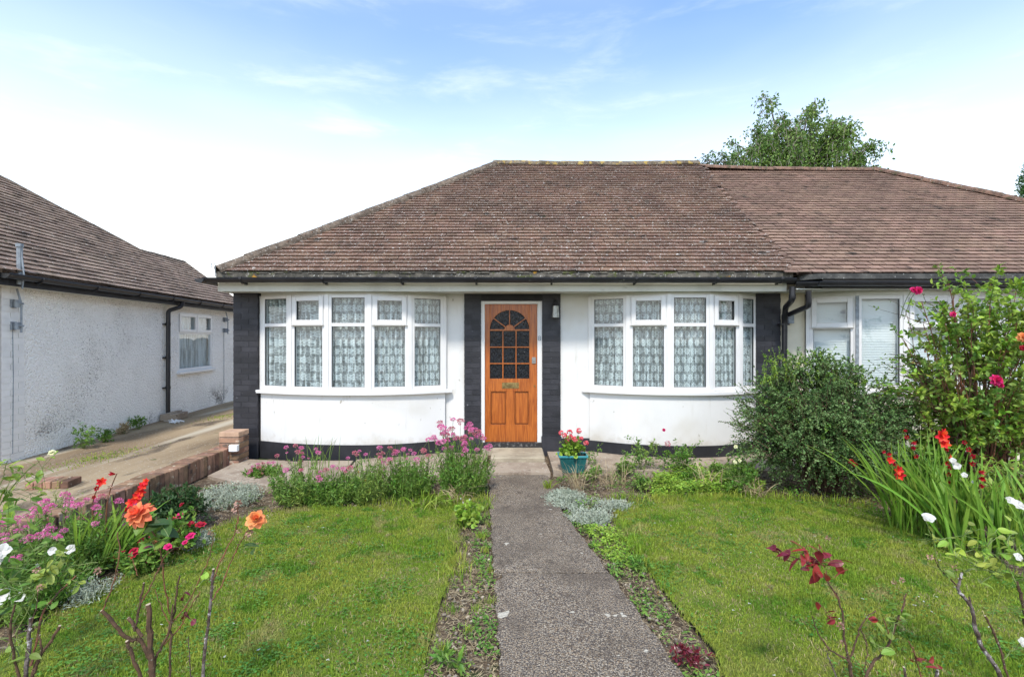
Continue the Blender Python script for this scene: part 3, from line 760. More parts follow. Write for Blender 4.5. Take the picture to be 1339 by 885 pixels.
# eaves
g = Geo(); g.box(-3.92, 3.66, 6.44, 6.462, SZ-.008, 2.44); g.box(-3.922, -3.90, 6.463, 13.2, SZ-.008, 2.44)
obj('fascia', g, M['paintwood'], H1)
g = Geo(); g.box(-3.898, 3.66, 6.463, 7.1, SZ, SZ+.012); obj('soffit', g, M['soffit'], H1)
g = Geo(); g.box(-3.915, 3.72, 6.385, 6.47, 2.452, 2.536)
for k in range(40): # lumpy bedding mortar
    x = random.uniform(-3.75,3.6); g.obox((x,6.40,2.52+random.uniform(-.01,.006)), [1,random.uniform(-.1,.1),0], [0,1,0], [0,0,1], random.uniform(.05,.16), .025, .012)
bevel(obj('eaves_mortar', g, M['moss_mortar'], H1), .008)
g = Geo(); gutter_geo(g, (-4.03,6.335,2.437), (3.70,6.335,2.430))
gut = obj('gutter', g, M['gutter'], H1)
g = Geo(); gutter_geo(g, (-4.06,6.27,2.425), (-4.06,13.2,2.40)); obj('side_gutter', g, M['gutter'], H1)
for px in (315, 422, 524, 622, 722, 832, 938, 1022):
    x = X_(px,6.3); g = Geo()
    g.tube([(x,6.335+.06*math.cos(a_),2.434-.064*math.sin(a_)) for a_ in np.linspace(-.15,PI+.15,9)], .008, 5)
    g.box(x-.012,x+.012,6.398,6.442,2.36,2.43); g.box(x-.018,x+.018,6.270,6.285,2.425,2.452)
    obj('gutter_bracket', g, M['gutter'], gut)
# roof
ZE = 2.525; EY = 6.40; RY = 9.9; RZ = 5.20; XL = -3.91; XR = 3.72; RXL = -.32
vdir = np.array([0, RY-EY, RZ-ZE]); sl = np.linalg.norm(vdir); vn_ = nrm(vdir); nn = np.cross([1,0,0], vn_)
g = Geo()
tiles(g, (0,EY-.02,ZE), (1,0,0), vn_, nn, [(XL+.02,0),(3.80,0),(3.84,sl),(RXL,sl)])
# left hip face
a_ = np.array([XL,EY,ZE]); ap = np.array([RXL,RY,RZ]); bk = np.array([XL,13.4,ZE]); 
uL = np.array([0,-1,0.]); midf = np.array([RXL-XL,0,RZ-ZE]); vL = nrm(midf); slL = np.linalg.norm(midf)
tiles(g, (XL,0,ZE), uL, vL, np.cross(uL,vL), [(-13.4,0),(-EY,0),(-RY,slL)])
roof = obj('roof', g, M['tile_old'], H1)
g = Geo()
g.add([(XL,EY,ZE-.004),(XR,EY,ZE-.004),(XR+.03,RY,RZ-.004),(RXL,RY,RZ-.004),(XL,13.4,ZE-.004),(XR,13.4,ZE-.004)], [(0,1,2,3),(0,3,4),(4,3,2,5),(0,4,5,1)])
obj('roof_deck', g, M['underlay'], roof)
g = Geo(); ridge(g, (RXL-.05,RY,RZ+.0), (3.80,RY,RZ+.0), .115, .42, .022); obj('ridge_tiles', g, M['ridge_old'], roof, smooth=False)
g = Geo(); ridge(g, (XL+.02,EY+.02,ZE+.005), (RXL+.02,RY+.02,RZ+.01), .115, .40, .0); ridge(g, (XL,13.35,ZE), (RXL,RY,RZ), .115, .4); obj('hip_tiles', g, M['hip_old'], roof)
# hip iron (scrolled hook at the foot of the hip)
g = Geo(); hp = P(281.5,362,6.36); 
pts_ = [hp, hp+[0,0,.10], hp+[-.002,0,.145]]+[hp+np.array([-.028+.028*math.cos(t_),0,.150+.03*math.sin(t_)]) for t_ in np.linspace(.2,4.6,12)]
g.tube(pts_, .006, 6); obj('hip_iron', g, M['greymetal'], roof)
g = Geo(); g.box(X_(757,9.3), X_(771,9.3), 9.28,9.36,4.70,4.73)
# downpipes between the houses
def pipe(geo, pts, r=.034, sides=12):
    pts = [np.array(p, float) for p in pts]; res = [pts[0]]
    for i in range(1, len(pts)-1):
        a, b, c = pts[i-1:i+2]; da = nrm(a-b)*.05; dc = nrm(c-b)*.05
        for t_ in np.linspace(0,1,6): res.append((b+da)*(1-t_)**2+2*b*t_*(1-t_)+(b+dc)*t_**2)
    res.append(pts[-1]); geo.tube(res, r, sides); return geo
g = Geo()
pipe(g, [P(1036,375,6.36), P(1036,392,6.36), P(1027,402,6.72), P(1026,420,6.78), (X_(1026,6.78),6.78,.0)], .036)
for py, px, D in ((388,1036,6.38),(414,1026.5,6.78),(460,1026,6.78)): q = P(px,py,D); g.tube([q+[0,0,-.03],q+[0,0,.03]], .043, 12)
q = P(1026,424,6.78); g.box(q[0]-.075,q[0]+.06,q[1]-.02,q[1]+.06,q[2]-.012,q[2]+.012)
obj('downpipe', g, M['gutter'], H1, smooth=False)
# interior shell
g = Geo(); g.box(-3.5,3.6,6.95,9.4,.05,.06); g.box(-3.5,3.6,9.4,9.45,.06,2.27); g.box(-3.5,3.6,6.95,9.4,2.262,2.27)
g.box(-.5,-.46,7.08,9.4,.06,2.26); g.box(.62,.66,7.08,9.4,.06,2.26)
obj('interior', g, M['interior'], H1)

# ================================================================== RIGHT NEIGHBOUR
H2 = thing('bungalow', 'neighbouring bungalow on the right with terracotta roof and white blinds in its bay window', 'house', (7.3, 6.9, 0))
bay2 = [(X_(1056,6.78),6.78),(X_(1120,6.52),6.52),(X_(1184,6.44),6.44),(X_(1248,6.44),6.44),(X_(1312,6.50),6.50),(X_(1372,6.74),6.74)]
arc2 = smooth_arc(bay2)
g = Geo(); g.strip([(p[0],p[1]) for p in arc2], 0, ZS+.03)
g.box(3.745, bay2[0][0]+.01, 6.86, 7.1, 0, 2.42); g.box(bay2[-1][0]-.01, 11.0, 6.88, 7.1, 0, 2.42); g.box(10.9, 11.0, 7.1, 13.2, 0, 2.42); g.box(3.745, 11.0, 13.0, 13.2, 0, 2.42)
obj('wall', g, M['render2'], H2)
g = Geo(); g.ring([tuple(p) for p in offset_poly(bay2, -.08)], [tuple(p) for p in offset_poly(bay2, -.004)], 2.226, 2.30); obj('window_head', g, M['soffit'], H2)
bay(H2, bay2, ZS+.03, 2.225, 1.80, ['sash','full','sash','split','sash'], curtain='blind', arc_pts=arc2, sill_h=.06)
# cover strip in the mullion joint (dark line)
g = Geo(); p = np.array(bay2[1]); g.box(p[0]-.022,p[0]+.022,p[1]-.018,p[1]-.0112,ZS+.03,2.225); obj('mullion_trim', g, M['greymetal'], H2)
g = Geo(); g.box(4.05, 10.98, 6.30, 6.32, 2.30, 2.44); obj('fascia', g, M['gutter'], H2)
g = Geo(); g.box(3.72, 10.98, 6.322, 7.1, 2.292, 2.304); obj('soffit', g, M['soffit'], H2)
g = Geo()
g.prism([(X_(1046,6.4),6.40,2.42),(X_(1072,6.24),6.24,2.42),(10.98,6.24,2.42),(10.98,6.5,2.42),(X_(1046,6.4),6.5,2.42)], (0,0,.068))
obj('eaves_flashing', g, M['dark_flash'], H2)
g = Geo(); gutter_geo(g, (X_(1068,6.22),6.22,2.375), (10.9,6.22,2.365)); gutter_geo(g, (X_(1043,6.3),6.34,2.385), (X_(1072,6.22),6.23,2.372)); gut2 = obj('gutter', g, M['gutter'], H2)
g = Geo(); pipe(g, [P(1057,380,6.30), P(1058,400,6.32), P(1032,411,6.74)], .034); obj('downpipe', g, M['gutter'], H2)
g = Geo(); q = P(1031,420,6.80); g.box(q[0],q[0]+.08,6.80,6.86,q[2]-.03,q[2]+.10); obj('meter_box', g, M['greymetal'], H2)
EZ2 = 2.495; RZ2 = 5.075; EY2 = 6.33; XR2 = 11.05; RX2 = 7.42
vd = np.array([0, RY-EY2, RZ2-EZ2]); sl2 = np.linalg.norm(vd); v2 = nrm(vd); n2 = np.cross([1,0,0], v2)
g = Geo(); tiles(g, (0,EY2,EZ2), (1,0,0), v2, n2, [(3.66,0),(XR2,0),(RX2,sl2),(3.70,sl2)], gauge=.108, width=.182, gap=.0055)
md = np.array([RX2-XR2,0,RZ2-EZ2]); vR = nrm(md); slR = np.linalg.norm(md)
tiles(g, (XR2,0,EZ2), (0,1,0), vR, np.cross([0,1,0],vR), [(EY2,0),(13.4,0),(RY,slR)])
roof2 = obj('roof', g, M['tile_new'], H2)
g = Geo(); g.add([(3.74,EY2+.01,EZ2-.004),(XR2,EY2+.01,EZ2-.004),(RX2,RY,RZ2-.004),(3.78,RY,RZ2-.004),(3.74,13.4,EZ2-.004),(XR2,13.4,EZ2-.004)], [(0,1,2,3),(1,5,2),(4,3,2,5),(0,4,5,1)])
obj('roof_deck', g, M['underlay'], roof2)
g = Geo(); ridge(g, (3.82,RY,RZ2+.06), (4.9,RY,RZ2+.02), .095, .42); ridge(g, (4.9,RY,RZ2+.02), (RX2+.03,RY,RZ2), .095, .42, .01); obj('ridge_tiles', g, M['ridge_new'], roof2)
g = Geo(); ridge(g, (XR2,EY2,EZ2+.01), (RX2,RY,RZ2+.01), .10, .40); obj('hip_tiles', g, M['ridge_new'], roof2)
g = Geo(); g.box(3.8,10.8,7.1,9.4,.05,.06); g.box(3.8,10.8,9.4,9.45,.06,2.27); g.box(3.8,10.8,7.11,9.4,2.262,2.27); obj('interior', g, M['interior'], H2)

# ================================================================== LEFT NEIGHBOUR
A = np.array([-5.99,5.66]); B = np.array([-6.66,11.5]); uu = nrm(B-A); on = np.array([uu[1], -uu[0]])   # outward normal (to the right)
H3 = thing('bungalow', 'white pebbledashed bungalow on the left beside the driveway, with faded brown tiled roof', 'house', (A[0], A[1], DZ))
U3 = np.array([*uu,0]); O3 = np.array([*on,0]); A3 = np.array([*A,0])
def L3(s_, o_, z): return A3+U3*s_+O3*o_+np.array([0,0,z])
def s_of(px):   # distance along the flank wall of an image column
    k = (px-CX)/F   # X = k*Y
    return (k*A[1]-A[0])/(uu[0]-k*uu[1])
LEN = 8.6
WH = 2.26
ws0, ws1 = s_of(233), s_of(277.5)
def lb(geo, s0, s1, o0, o1, z0, z1): geo.obox(L3((s0+s1)/2,(o0+o1)/2,(z0+z1)/2), U3, O3, [0,0,1], (s1-s0)/2, (o1-o0)/2, (z1-z0)/2)
def z_at(px, py): 
    D = A[1]+uu[1]*s_of(px); return EYE-(py-CY)/F*D
wz0, wz1 = z_at(235,486), z_at(235,408)
g = Geo()
lb(g, .30, ws0, -.25, 0, DZ-.2, WH+.1); lb(g, ws1, LEN, -.25, 0, DZ-.2, WH+.1); lb(g, ws0, ws1, -.25, 0, DZ-.2, wz0); lb(g, ws0, ws1, -.25, 0, wz1, WH+.1)
g.obox(L3(.1,-3.6,1.2), U3, O3, [0,0,1], .12, 3.5, 1.15); g.obox(L3(LEN-.1,-3.7,1.2), U3, O3, [0,0,1], .11, 3.4, 1.15)
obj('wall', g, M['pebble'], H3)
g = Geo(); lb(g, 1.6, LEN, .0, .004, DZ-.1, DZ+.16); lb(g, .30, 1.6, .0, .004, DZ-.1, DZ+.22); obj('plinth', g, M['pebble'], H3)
g = Geo(); lb(g, .003, .30, -.25, .0030, DZ-.1, WH+.08); bricks(g, L3(0.0,-.0192,DZ-.05), U3, (0,0,1), O3, .30, WH-DZ+.1, bl=.215, depth=.03); bricks(g, L3(-.02,-.3,DZ-.05), O3, (0,0,1), -U3, .31, WH-DZ+.1, depth=.03)
obj('brick_quoin', g, M['whitebrick'], H3)
# window
g = Geo(); fw = .055
def wf(geo, s0, s1, z0, z1, o0=-.06, o1=-.005): lb(geo, s0, s1, o0, o1, z0, z1)
wf(g, ws0, ws0+fw, wz0, wz1); wf(g, ws1-fw, ws1, wz0, wz1); wf(g, ws0+fw, ws1-fw, wz0, wz0+fw, -.06,-.006); wf(g, ws0+fw, ws1-fw, wz1-fw, wz1,-.06,-.006)
zt3 = wz1-(wz1-wz0)*.34; wf(g, ws0+fw, ws1-fw, zt3-.03, zt3+.03,-.06,-.007); sm = (ws0+ws1)/2; wf(g, sm-.03, sm+.03, zt3+.03, wz1-fw,-.06,-.008)
win = obj('window', g, M['upvc'], H3); bevel(win, .004)
for (a,b) in ((ws0+fw,sm-.03),(sm+.03,ws1-fw)):
    q = Geo(); w = .05
    lb(q, a-.02, a+w-.02, -.004, .016, zt3+.01, wz1-.03); lb(q, b-w+.02, b+.02, -.004, .016, zt3+.01, wz1-.03); lb(q, a+w-.02, b-w+.02, -.004, .015, zt3+.01, zt3+.06); lb(q, a+w-.02, b-w+.02, -.004, .015, wz1-.08, wz1-.03)
    obj('opening_sash', q, M['upvc'], win)
    q = Geo(); q.add([L3(a,-.03,zt3+.03),L3(b,-.03,zt3+.03),L3(b,-.03,wz1-fw),L3(a,-.03,wz1-fw)], [(0,1,2,3)]); obj('pane', q, M['glass'], win)
q = Geo(); q.add([L3(ws0+fw,-.03,wz0+fw),L3(ws1-fw,-.03,wz0+fw),L3(ws1-fw,-.03,zt3-.03),L3(ws0+fw,-.03,zt3-.03)], [(0,1,2,3)]); obj('pane', q, M['glass'], win)
q = Geo(); lb(q, ws0-.04, ws1+.04, -.05, .06, wz0-.05, wz0-.002); bevel(obj('sill', q, M['upvc'], win), .005)
m = 90; V = []; UV = []
for zi, z in enumerate(np.linspace(wz0+.02, wz1-.02, 8)):
    for k in range(m+1):
        s_ = ws0+(ws1-ws0)*k/m; V.append(L3(s_, -.12+.018*math.sin(s_*62)+.01*math.sin(s_*25), z)); UV.append((s_, z))
q = Geo(); I, J = np.meshgrid(np.arange(m), np.arange(7)); k = (J*(m+1)+I).ravel(); q.add(V, np.stack([k,k+1,k+m+2,k+m+1],-1))
co = obj('net_curtain', q, M['net'], win, smooth=True); ul = co.data.uv_layers.new(name='UVMap'); li = np.zeros(len(co.data.loops), np.int32); co.data.loops.foreach_get('vertex_index', li); ul.data.foreach_set('uv', np.array(UV, np.float32)[li].ravel())
q = Geo(); lb(q, ws0-.3, ws1+.3, -2.2, -2.15, DZ, WH); lb(q, ws0-.3, ws1+.3, -2.15, -.26, DZ, DZ+.01); lb(q, ws0-.3, ws0-.28, -2.15, -.26, DZ+.01, WH); lb(q, ws1+.28, ws1+.3, -2.15, -.26, DZ+.01, WH); lb(q, ws0-.3, ws1+.3, -2.15, -.26, WH-.02, WH-.01)
obj('interior', q, M['interior'], H3)
# eaves and gutter
g = Geo(); lb(g, -.3, LEN+.2, .16, .185, WH+.0, WH+.14); obj('fascia', g, M['blackpaint'], H3)
g = Geo(); lb(g, -.3, LEN+.2, -.05, .159, WH+.0, WH+.012); obj('soffit', g, M['soffit'], H3)
g = Geo(); gutter_geo(g, L3(-.25,.245,WH+.125), L3(LEN+.2,.245,WH+.11)); gut3 = obj('gutter', g, M['gutter'], H3)
for s_ in np.arange(.2, LEN, .92):
    q = Geo(); q.tube([L3(s_, .245+.06*math.cos(a_), WH+.118-.062*math.sin(a_)) for a_ in np.linspace(-.1,PI+.1,9)], .010, 5); obj('gutter_bracket', q, M['gutter'], gut3)
sd = s_of(215.5)
g = Geo(); pipe(g, [L3(sd+.12,.245,WH+.10), L3(sd+.10,.235,WH-.02), L3(sd,.06,WH-.10), L3(sd,.055,DZ+.06)], .036)
for z in (WH-.35, 1.3, .75): 
    g.tube([L3(sd,.055,z-.025), L3(sd,.055,z+.025)], .044, 12); lb(g, sd-.08, sd+.08, .0, .025, z-.012, z+.012)
obj('downpipe', g, M['gutter'], H3)
# insulator brackets and cables on the wall
def bracket(s_, zlist, sc=1.0):
    g = Geo()
    for z in zlist:
        lb(g, s_-.03*sc, s_+.03*sc, .0, .03, z-.05*sc, z+.05*sc); g.tube([L3(s_, .03, z), L3(s_, .13*sc, z)], .012, 6); g.tube([L3(s_, .06*sc, z-.045*sc), L3(s_, .06*sc, z+.045*sc)], .03*sc, 8)
    g.tube([L3(s_+.01,.05,zlist[0]+.18), L3(s_+.02,.09,zlist[0]), L3(s_+.02,.09,zlist[-1]-.08)], .011, 6)
    g.tube([L3(s_,.012,zlist[-1]-.04), L3(s_+.01,.012,1.2), L3(s_,.012,DZ+.1)], .005, 5)
    obj('cable_bracket', g, M['greymetal'], H3)
bracket(s_of(15), [z_at(15,397), z_at(15,426)]); bracket(s_of(292), [z_at(292,418), z_at(292,432)], 1.0)
g = Geo(); q0 = L3(-.02,.06,0); zz0 = z_at(3,372); zz1 = z_at(3,322); q0 = L3(s_of(3)-.02,.2,0)
g.tube([q0+[0,0,zz0], q0+[0,0,zz1]], .028, 8); g.tube([q0+[.03,0,zz0-.05], q0+[.05,0,zz0+.12], q0+[.02,0,zz1-.06]], .009, 6); g.tube([q0+[0,0,zz1-.01],q0+[0,0,zz1+.03]], .036, 8)
obj('cable_mast', g, M['greymetal'], H3)
# roof: solve silhouette pixels on the flank roof plane
TANP = .80; ze3 = WH+.16; eo = .22
def roofpt(px, py):
    r = np.array([(px-CX)/F, 1, -(py-CY)/F]); n_ = np.array([TANP*on[0], TANP*on[1], 1.0]); E = L3(0, eo, ze3)
    k = np.dot(n_, E-np.array([0,0,EYE]))/np.dot(n_, r); return np.array([0,0,EYE])+k*r
def loc3(p): d = p-A3; return np.dot(d, U3), np.dot(d, O3)
h1 = roofpt(0,232); h2 = roofpt(183,328); h3 = roofpt(240,343); h4 = roofpt(308,392)
hA = h2+(h1-h2)*1.55
print('roof pts', loc3(h1), loc3(h2), loc3(h3), loc3(h4), loc3(hA), hA[2], h2[2], h3[2])
vv3 = nrm(np.array([*(-on), TANP])); nn3 = nrm(np.array([TANP*on[0], TANP*on[1], 1.0]))
def uv3(p): d = p-L3(0,eo,ze3); return np.dot(d,U3), np.dot(d,vv3)
sA = uv3(hA); s2 = uv3(h2); s3_ = uv3(h3); s4 = uv3(h4)
end = max(s4[0]+.3, LEN+.2)
front_apex = max(.4+sA[1]*math.cos(math.atan(TANP))-.2, .5)
fa = (min(front_apex-.55, sA[0]-.1), sA[1])
poly3 = [(-.35,0),(end,0),s4,s3_,s2,sA,fa]
print('poly3', poly3)
g = Geo(); tiles(g, L3(0,eo,ze3), U3, vv3, nn3, poly3, gauge=.105, width=.168, jit=1.5)
rf3 = obj('roof', g, M['tile_left'], H3)
# deck: flank plane plus faces dropping away behind
def w3(uv, dz=-.004): return L3(0,eo,ze3)+U3*uv[0]+vv3*uv[1]+nn3*dz
fl = [w3(p) for p in poly3]; g = Geo(); g.sheet(fl)
def back(p, z=None, dep=4.0): q = p-O3*dep; q = q.copy(); return q
far = [p-O3*4.2-np.array([0,0,max(0,p[2]-ze3)]) for p in fl]
for i in range(1, len(fl)-1):
    g.add([fl[i], fl[i+1], far[i+1], far[i]], [(0,1,2,3)])
g.add([fl[0], fl[-1], far[-1], far[0]], [(0,1,2,3)])
obj('roof_deck', g, M['tile_left'], rf3)
g = Geo()
for a, b in ((poly3[3],poly3[2]),(poly3[4],poly3[3]),(poly3[5],poly3[4]),(poly3[6],poly3[5]),(poly3[0],poly3[6])): ridge(g, w3(a,-.03), w3(b,-.03), .085, .4)
obj('ridge_tiles', g, M['hip_old'], rf3)

# ================================================================== garden retaining wall, drain, kerb
RW = thing('brick_wall', 'low garden retaining wall of upright red bricks along the driveway edge', 'wall', (-3.8, 5.4, 0))
g = Geo(); y = 6.40; 
while y > 4.15:
    x = -3.80-.02*math.sin(y*1.3); hgt = .235+.006*math.sin(y*9)
    g.obox((x+random.gauss(0,.003), y, .02+hgt/2-.04), [1,random.gauss(0,.02),0], [0,1,0], [0,0,1], .105, .0325, hgt/2)
    y -= .0755+random.gauss(0,.001)
x, y, a_ = -3.80, 4.15, -PI/2
for k in range(16):     # curved end
    a_ -= .045; x += .0755*math.cos(a_); y += .0755*math.sin(a_)
    d = np.array([math.cos(a_), math.sin(a_), 0]); g.obox((x, y, .02+.235/2-.04), [-d[1],d[0],0], d, [0,0,1], .105, .0325, .117)
bevel(obj('upright_bricks', g, M['brick'], RW), .005)
g = Geo(); g.box(-3.87, -3.745, 4.12, 6.43, -.04, .200); obj('mortar_core', g, M['mortar'], RW)
BP = thing('brick_pillar', 'short square pillar of flat red bricks against the black house corner', 'pillar', (-3.72, 6.5, 0))
g = Geo(); px0, px1, py0, py1 = -3.84, -3.58, 6.33, 6.58
g.box(px0+.008, px1-.008, py0+.008, py1-.008, -.05, .39)
obj('mortar_core', g, M['mortar'], BP)
for nm, zlo, n_, mt in (('brick_course', -.02, 5, 'brick'), ('cap_brick', .358, 1, 'brick_pale')):
    g = Geo(); z = zlo
    for k in range(n_):
        if k % 2: g.box(px0, (px0+px1)/2-.005, py0, py1, z, z+.065); g.box((px0+px1)/2+.005, px1, py0, py1, z, z+.065)
        else: g.box(px0, px1, py0, (py0+py1)/2-.005, z, z+.065); g.box(px0, px1, (py0+py1)/2+.005, py1, z, z+.065)
        z += .0755
    bevel(obj(nm, g, M[mt], BP), .005)
q = P(310.5,588,6.30); g = Geo(); g.box(-3.60-.08, -3.60+.03, 6.27, 6.329, .18, .265); 
jb = obj('junction_box', g, M['white_box']); bevel(jb, .006); tag(jb, 'small white plastic box fixed to the short brick pillar', 'junction box')
g = Geo(); q = L3(sd,.16,0); g.obox(q+[0,0,DZ+.06], U3, O3, [0,0,1], .2, .14, .06)
g.obox(q+[0,0,DZ+.13], U3, O3, [0,0,1], .2, .04, .012)
dg = obj('gully_surround', g, M['slab']); bevel(dg, .01); tag(dg, 'grey concrete gully kerb at the foot of the black downpipe on the left house', 'gully')
g = Geo(); c = G(228,553,DZ)
for k in range(26):
    o_ = c+np.array([random.gauss(0,.09),random.gauss(0,.05),.012+random.random()*.03]); a_ = random.random()*6
    g.obox(o_, [math.cos(a_),math.sin(a_),random.gauss(0,.4)], [-math.sin(a_),math.cos(a_),random.gauss(0,.4)], [0,0,1], random.uniform(.015,.04), random.uniform(.01,.03), .002)
lt = obj('crumpled_litter', g, M['white_box']); tag(lt, 'crumpled scrap of white litter on the driveway beside the downpipe gully', 'litter')
g = Geo(); a = G(42,637,DZ); b = G(104,634,DZ); d = nrm(b-a); n_ = int(np.linalg.norm(b-a)/.075)
for k in range(n_): g.obox(a+d*(k+.5)*.075+[0,0,.035+.004*math.sin(k)], d, [-d[1],d[0],0], [0,0,1], .034, .10, .035)
kb = obj('brick_kerb', g, M['brick']); bevel(kb, .005); tag(kb, 'short run of red edging bricks lying across the driveway behind the flower bed', 'brick edging')
# ================================================================== vegetation helpers
OVAL = [(.25,.36),(.6,.42)]; ROUND = [(.2,.42),(.55,.52),(.85,.34)]; LANCE = [(.3,.5)]; TINY = [(.45,.5)]
def leaves(geo, pos, d, L, W, prof=TINY, fold=.25, up=.6, droop=.15):
    pos = np.asarray(pos, float).reshape(-1,3); k = len(pos)
    if k == 0: return geo
    d = nrm(np.asarray(d, float).reshape(-1,3)); L = np.broadcast_to(L, (k,)).astype(float); W = np.broadcast_to(W, (k,)).astype(float)
    upv = nrm(rng.normal(0, 1, (k,3))*(1-up)+np.array([0,0,1])*up*1.3)
    s = nrm(np.cross(d, upv)); n = np.cross(s, d)
    cols = [pos]
    for (t, w) in prof:
        c = pos+d*(L*t)[:,None]-n*(L*droop*t*t)[:,None]
        e = n*(W*w*fold)[:,None]
        cols += [c-s*(W*w)[:,None]+e, c, c+s*(W*w)[:,None]+e]
    cols.append(pos+d*L[:,None]-n*(L*droop)[:,None])
    V = np.stack(cols, 1); m = V.shape[1]; f = [(0,3,2),(0,2,1)]
    for i in range(len(prof)-1):
        a = 1+3*i; b = a+3; f += [(a,a+1,b+1),(a,b+1,b),(a+1,a+2,b+2),(a+1,b+2,b+1)]
    a = 1+3*(len(prof)-1); f += [(a,a+1,m-1),(a+1,a+2,m-1)]
    F_ = (np.arange(k)[:,None,None]*m+np.array(f)[None]).reshape(-1,3)
    return geo.add(V.reshape(-1,3), F_)
def bez(p0, p1, p2, n=8):
    t = np.linspace(0,1,n)[:,None]; p0,p1,p2 = map(lambda q: np.array(q, float), (p0,p1,p2))
    return (1-t)**2*p0+2*t*(1-t)*p1+t*t*p2
def along(pts, k, t0=.2, t1=1.0):
    """k points and tangents along a polyline"""
    t = rng.uniform(t0, t1, k)*(len(pts)-1); i = np.clip(t.astype(int), 0, len(pts)-2); f = (t-i)[:,None]
    return pts[i]*(1-f)+pts[i+1]*f, nrm(pts[i+1]-pts[i])
def wander(p0, p1, n=7, amp=.06):
    p0 = np.array(p0,float); p1 = np.array(p1,float); L = np.linalg.norm(p1-p0); t = np.linspace(0,1,n)[:,None]
    off = np.cumsum(rng.normal(0, amp*L/n**.5, (n,3)), 0); off -= off[0]; off = off-t*off[-1]
    return p0+(p1-p0)*t+off
def ribbon(geo, pts, w, fold=.25, side=None):
    """sword leaf: tapered folded strip"""
    pts = np.array(pts, float); n = len(pts); t = nrm(np.gradient(pts, axis=0))
    if side is None: a_ = random.uniform(0,2*PI); side = np.array([math.cos(a_), math.sin(a_), 0])
    s = nrm(np.cross(t, np.cross(side, t))); nn_ = np.cross(s, t)
    x = np.linspace(0,1,n); ww = w*np.minimum(1, (1-x)*3.2)**.8*(.65+.35*np.minimum(1,x*4))
    V = np.stack([pts-s*ww[:,None]+nn_*(ww*fold)[:,None], pts, pts+s*ww[:,None]+nn_*(ww*fold)[:,None]], 1).reshape(-1,3)
    f = []
    for i in range(n-1): f += [(3*i,3*i+1,3*i+4,3*i+3),(3*i+1,3*i+2,3*i+5,3*i+4)]
    return geo.add(V, f)
# ---- flower meshes (shared data, drawn about their own origin, facing +Z)
def petal_ring(geo, n, L, W, tilt, z=0, r0=.0, prof=ROUND, cup=.3, ph=0, droop=.3):
    a = np.arange(n)/n*2*PI+ph+rng.normal(0,.08,n)
    out = np.stack([np.cos(a), np.sin(a), np.zeros(n)], -1); d = out*math.cos(tilt)+np.array([0,0,1])*math.sin(tilt)
    pos = out*r0+np.array([0,0,z]); leaves(geo, pos, d, L*rng.uniform(.88,1.08,n), W, prof, cup, .97, droop)
    return geo
PROTO = {}
def flower(kind, v=0):
    key = (kind, v)
    if key in PROTO: return PROTO[key]
    g = Geo()
    if kind in ('pink','dustypink'):   # valerian head: dome of tiny florets
        k = 95; dr = nrm(rng.normal(0,1,(k,3))*[1,1,.8]+[0,0,.35]); pos = dr*np.array([.030,.030,.020])*rng.uniform(.55,1,(k,1))
        leaves(g, pos, dr+rng.normal(0,.5,(k,3)), .011, .010, OVAL, .2, .2); m = M[kind]
    elif kind in ('cerise','coral','orange','white_rose','geran_f','crimson_r'):
        m = {'cerise':M['cerise'],'coral':M['coral'],'orange':M['orange'],'white_rose':M['white_petal'],'crimson_r':M['crimson']}.get(kind)
        sc = .034
        petal_ring(g, 7, sc*1.15, sc*1.0, R(5), 0, .003, cup=.3, droop=.35); petal_ring(g, 7, sc*1.1, sc*.95, R(28), .004, .003, ph=.4, cup=.35, droop=.2)
        petal_ring(g, 6, sc*.95, sc*.85, R(50), .008, .003, ph=.2, cup=.5, droop=-.1); petal_ring(g, 5, sc*.8, sc*.7, R(68), .010, .003, ph=.6, cup=.6, droop=-.25)
        petal_ring(g, 3, sc*.65, sc*.6, R(80), .012, .001, cup=.6, droop=-.3)
    elif kind == 'ruffled':   # open ragged coral bloom
        m = M['coral']; sc = .046
        for q, tl in enumerate((-8,12,30,50,68)): petal_ring(g, 8-q, sc*(1.2-.13*q), sc*(.8-.06*q), R(tl), .005*q, .004, ph=q*.37, cup=.35, droop=.35-.15*q)
    elif kind == 'open_white':
        m = M['white_petal']; petal_ring(g, 5, .036, .040, R(22), cup=.3); 
    elif kind == 'geran':     # geranium umbel
        m = M['geran']; k = 15; dr = nrm(rng.normal(0,1,(k,3))+[0,0,.5])
        for q in dr:
            a_ = nrm(np.cross(q,[.3,.2,1])); b_ = np.cross(q,a_)
            for j in range(5): an = j*1.257+random.random()*.3; leaves(g, q*.026, (a_*math.cos(an)+b_*math.sin(an))+q*.3, .017, .015, ROUND, .2, .3)
    elif kind == 'floret':    # gladiolus floret, a flared funnel
        m = M['scarlet']; petal_ring(g, 6, .050, .030, R(48), 0, .004, cup=.35, droop=.3); petal_ring(g, 3, .026, .012, R(78), 0, .001)
    elif kind == 'floret_bud':
        m = M['crimson']; petal_ring(g, 5, .046, .020, R(70), 0, .004, prof=OVAL, cup=.5, droop=0)
    elif kind == 'small_red':
        m = M['cerise'] if v % 2 else M['crimson']; petal_ring(g, 6, .022, .020, R(20), cup=.3); petal_ring(g, 4, .016, .015, R(55), .003)
    elif kind == 'dead':
        m = M['brown_dead']; k = 30; dr = nrm(rng.normal(0,1,(k,3))); leaves(g, dr*.006, dr, .014, .008, TINY)
    elif kind == 'cream':
        m = M['cream_petal']; petal_ring(g, 8, .018, .016, R(20)); petal_ring(g, 6, .014, .013, R(55), .003)
    elif kind == 'bud':
        m = M['white_petal']; petal_ring(g, 5, .024, .014, R(80), 0, .002, prof=OVAL, cup=.6, droop=0)
    V = np.vstack(g.v); o = obj('flower', g, m); me = o.data; bpy.data.objects.remove(o); PROTO[key] = me
    return me
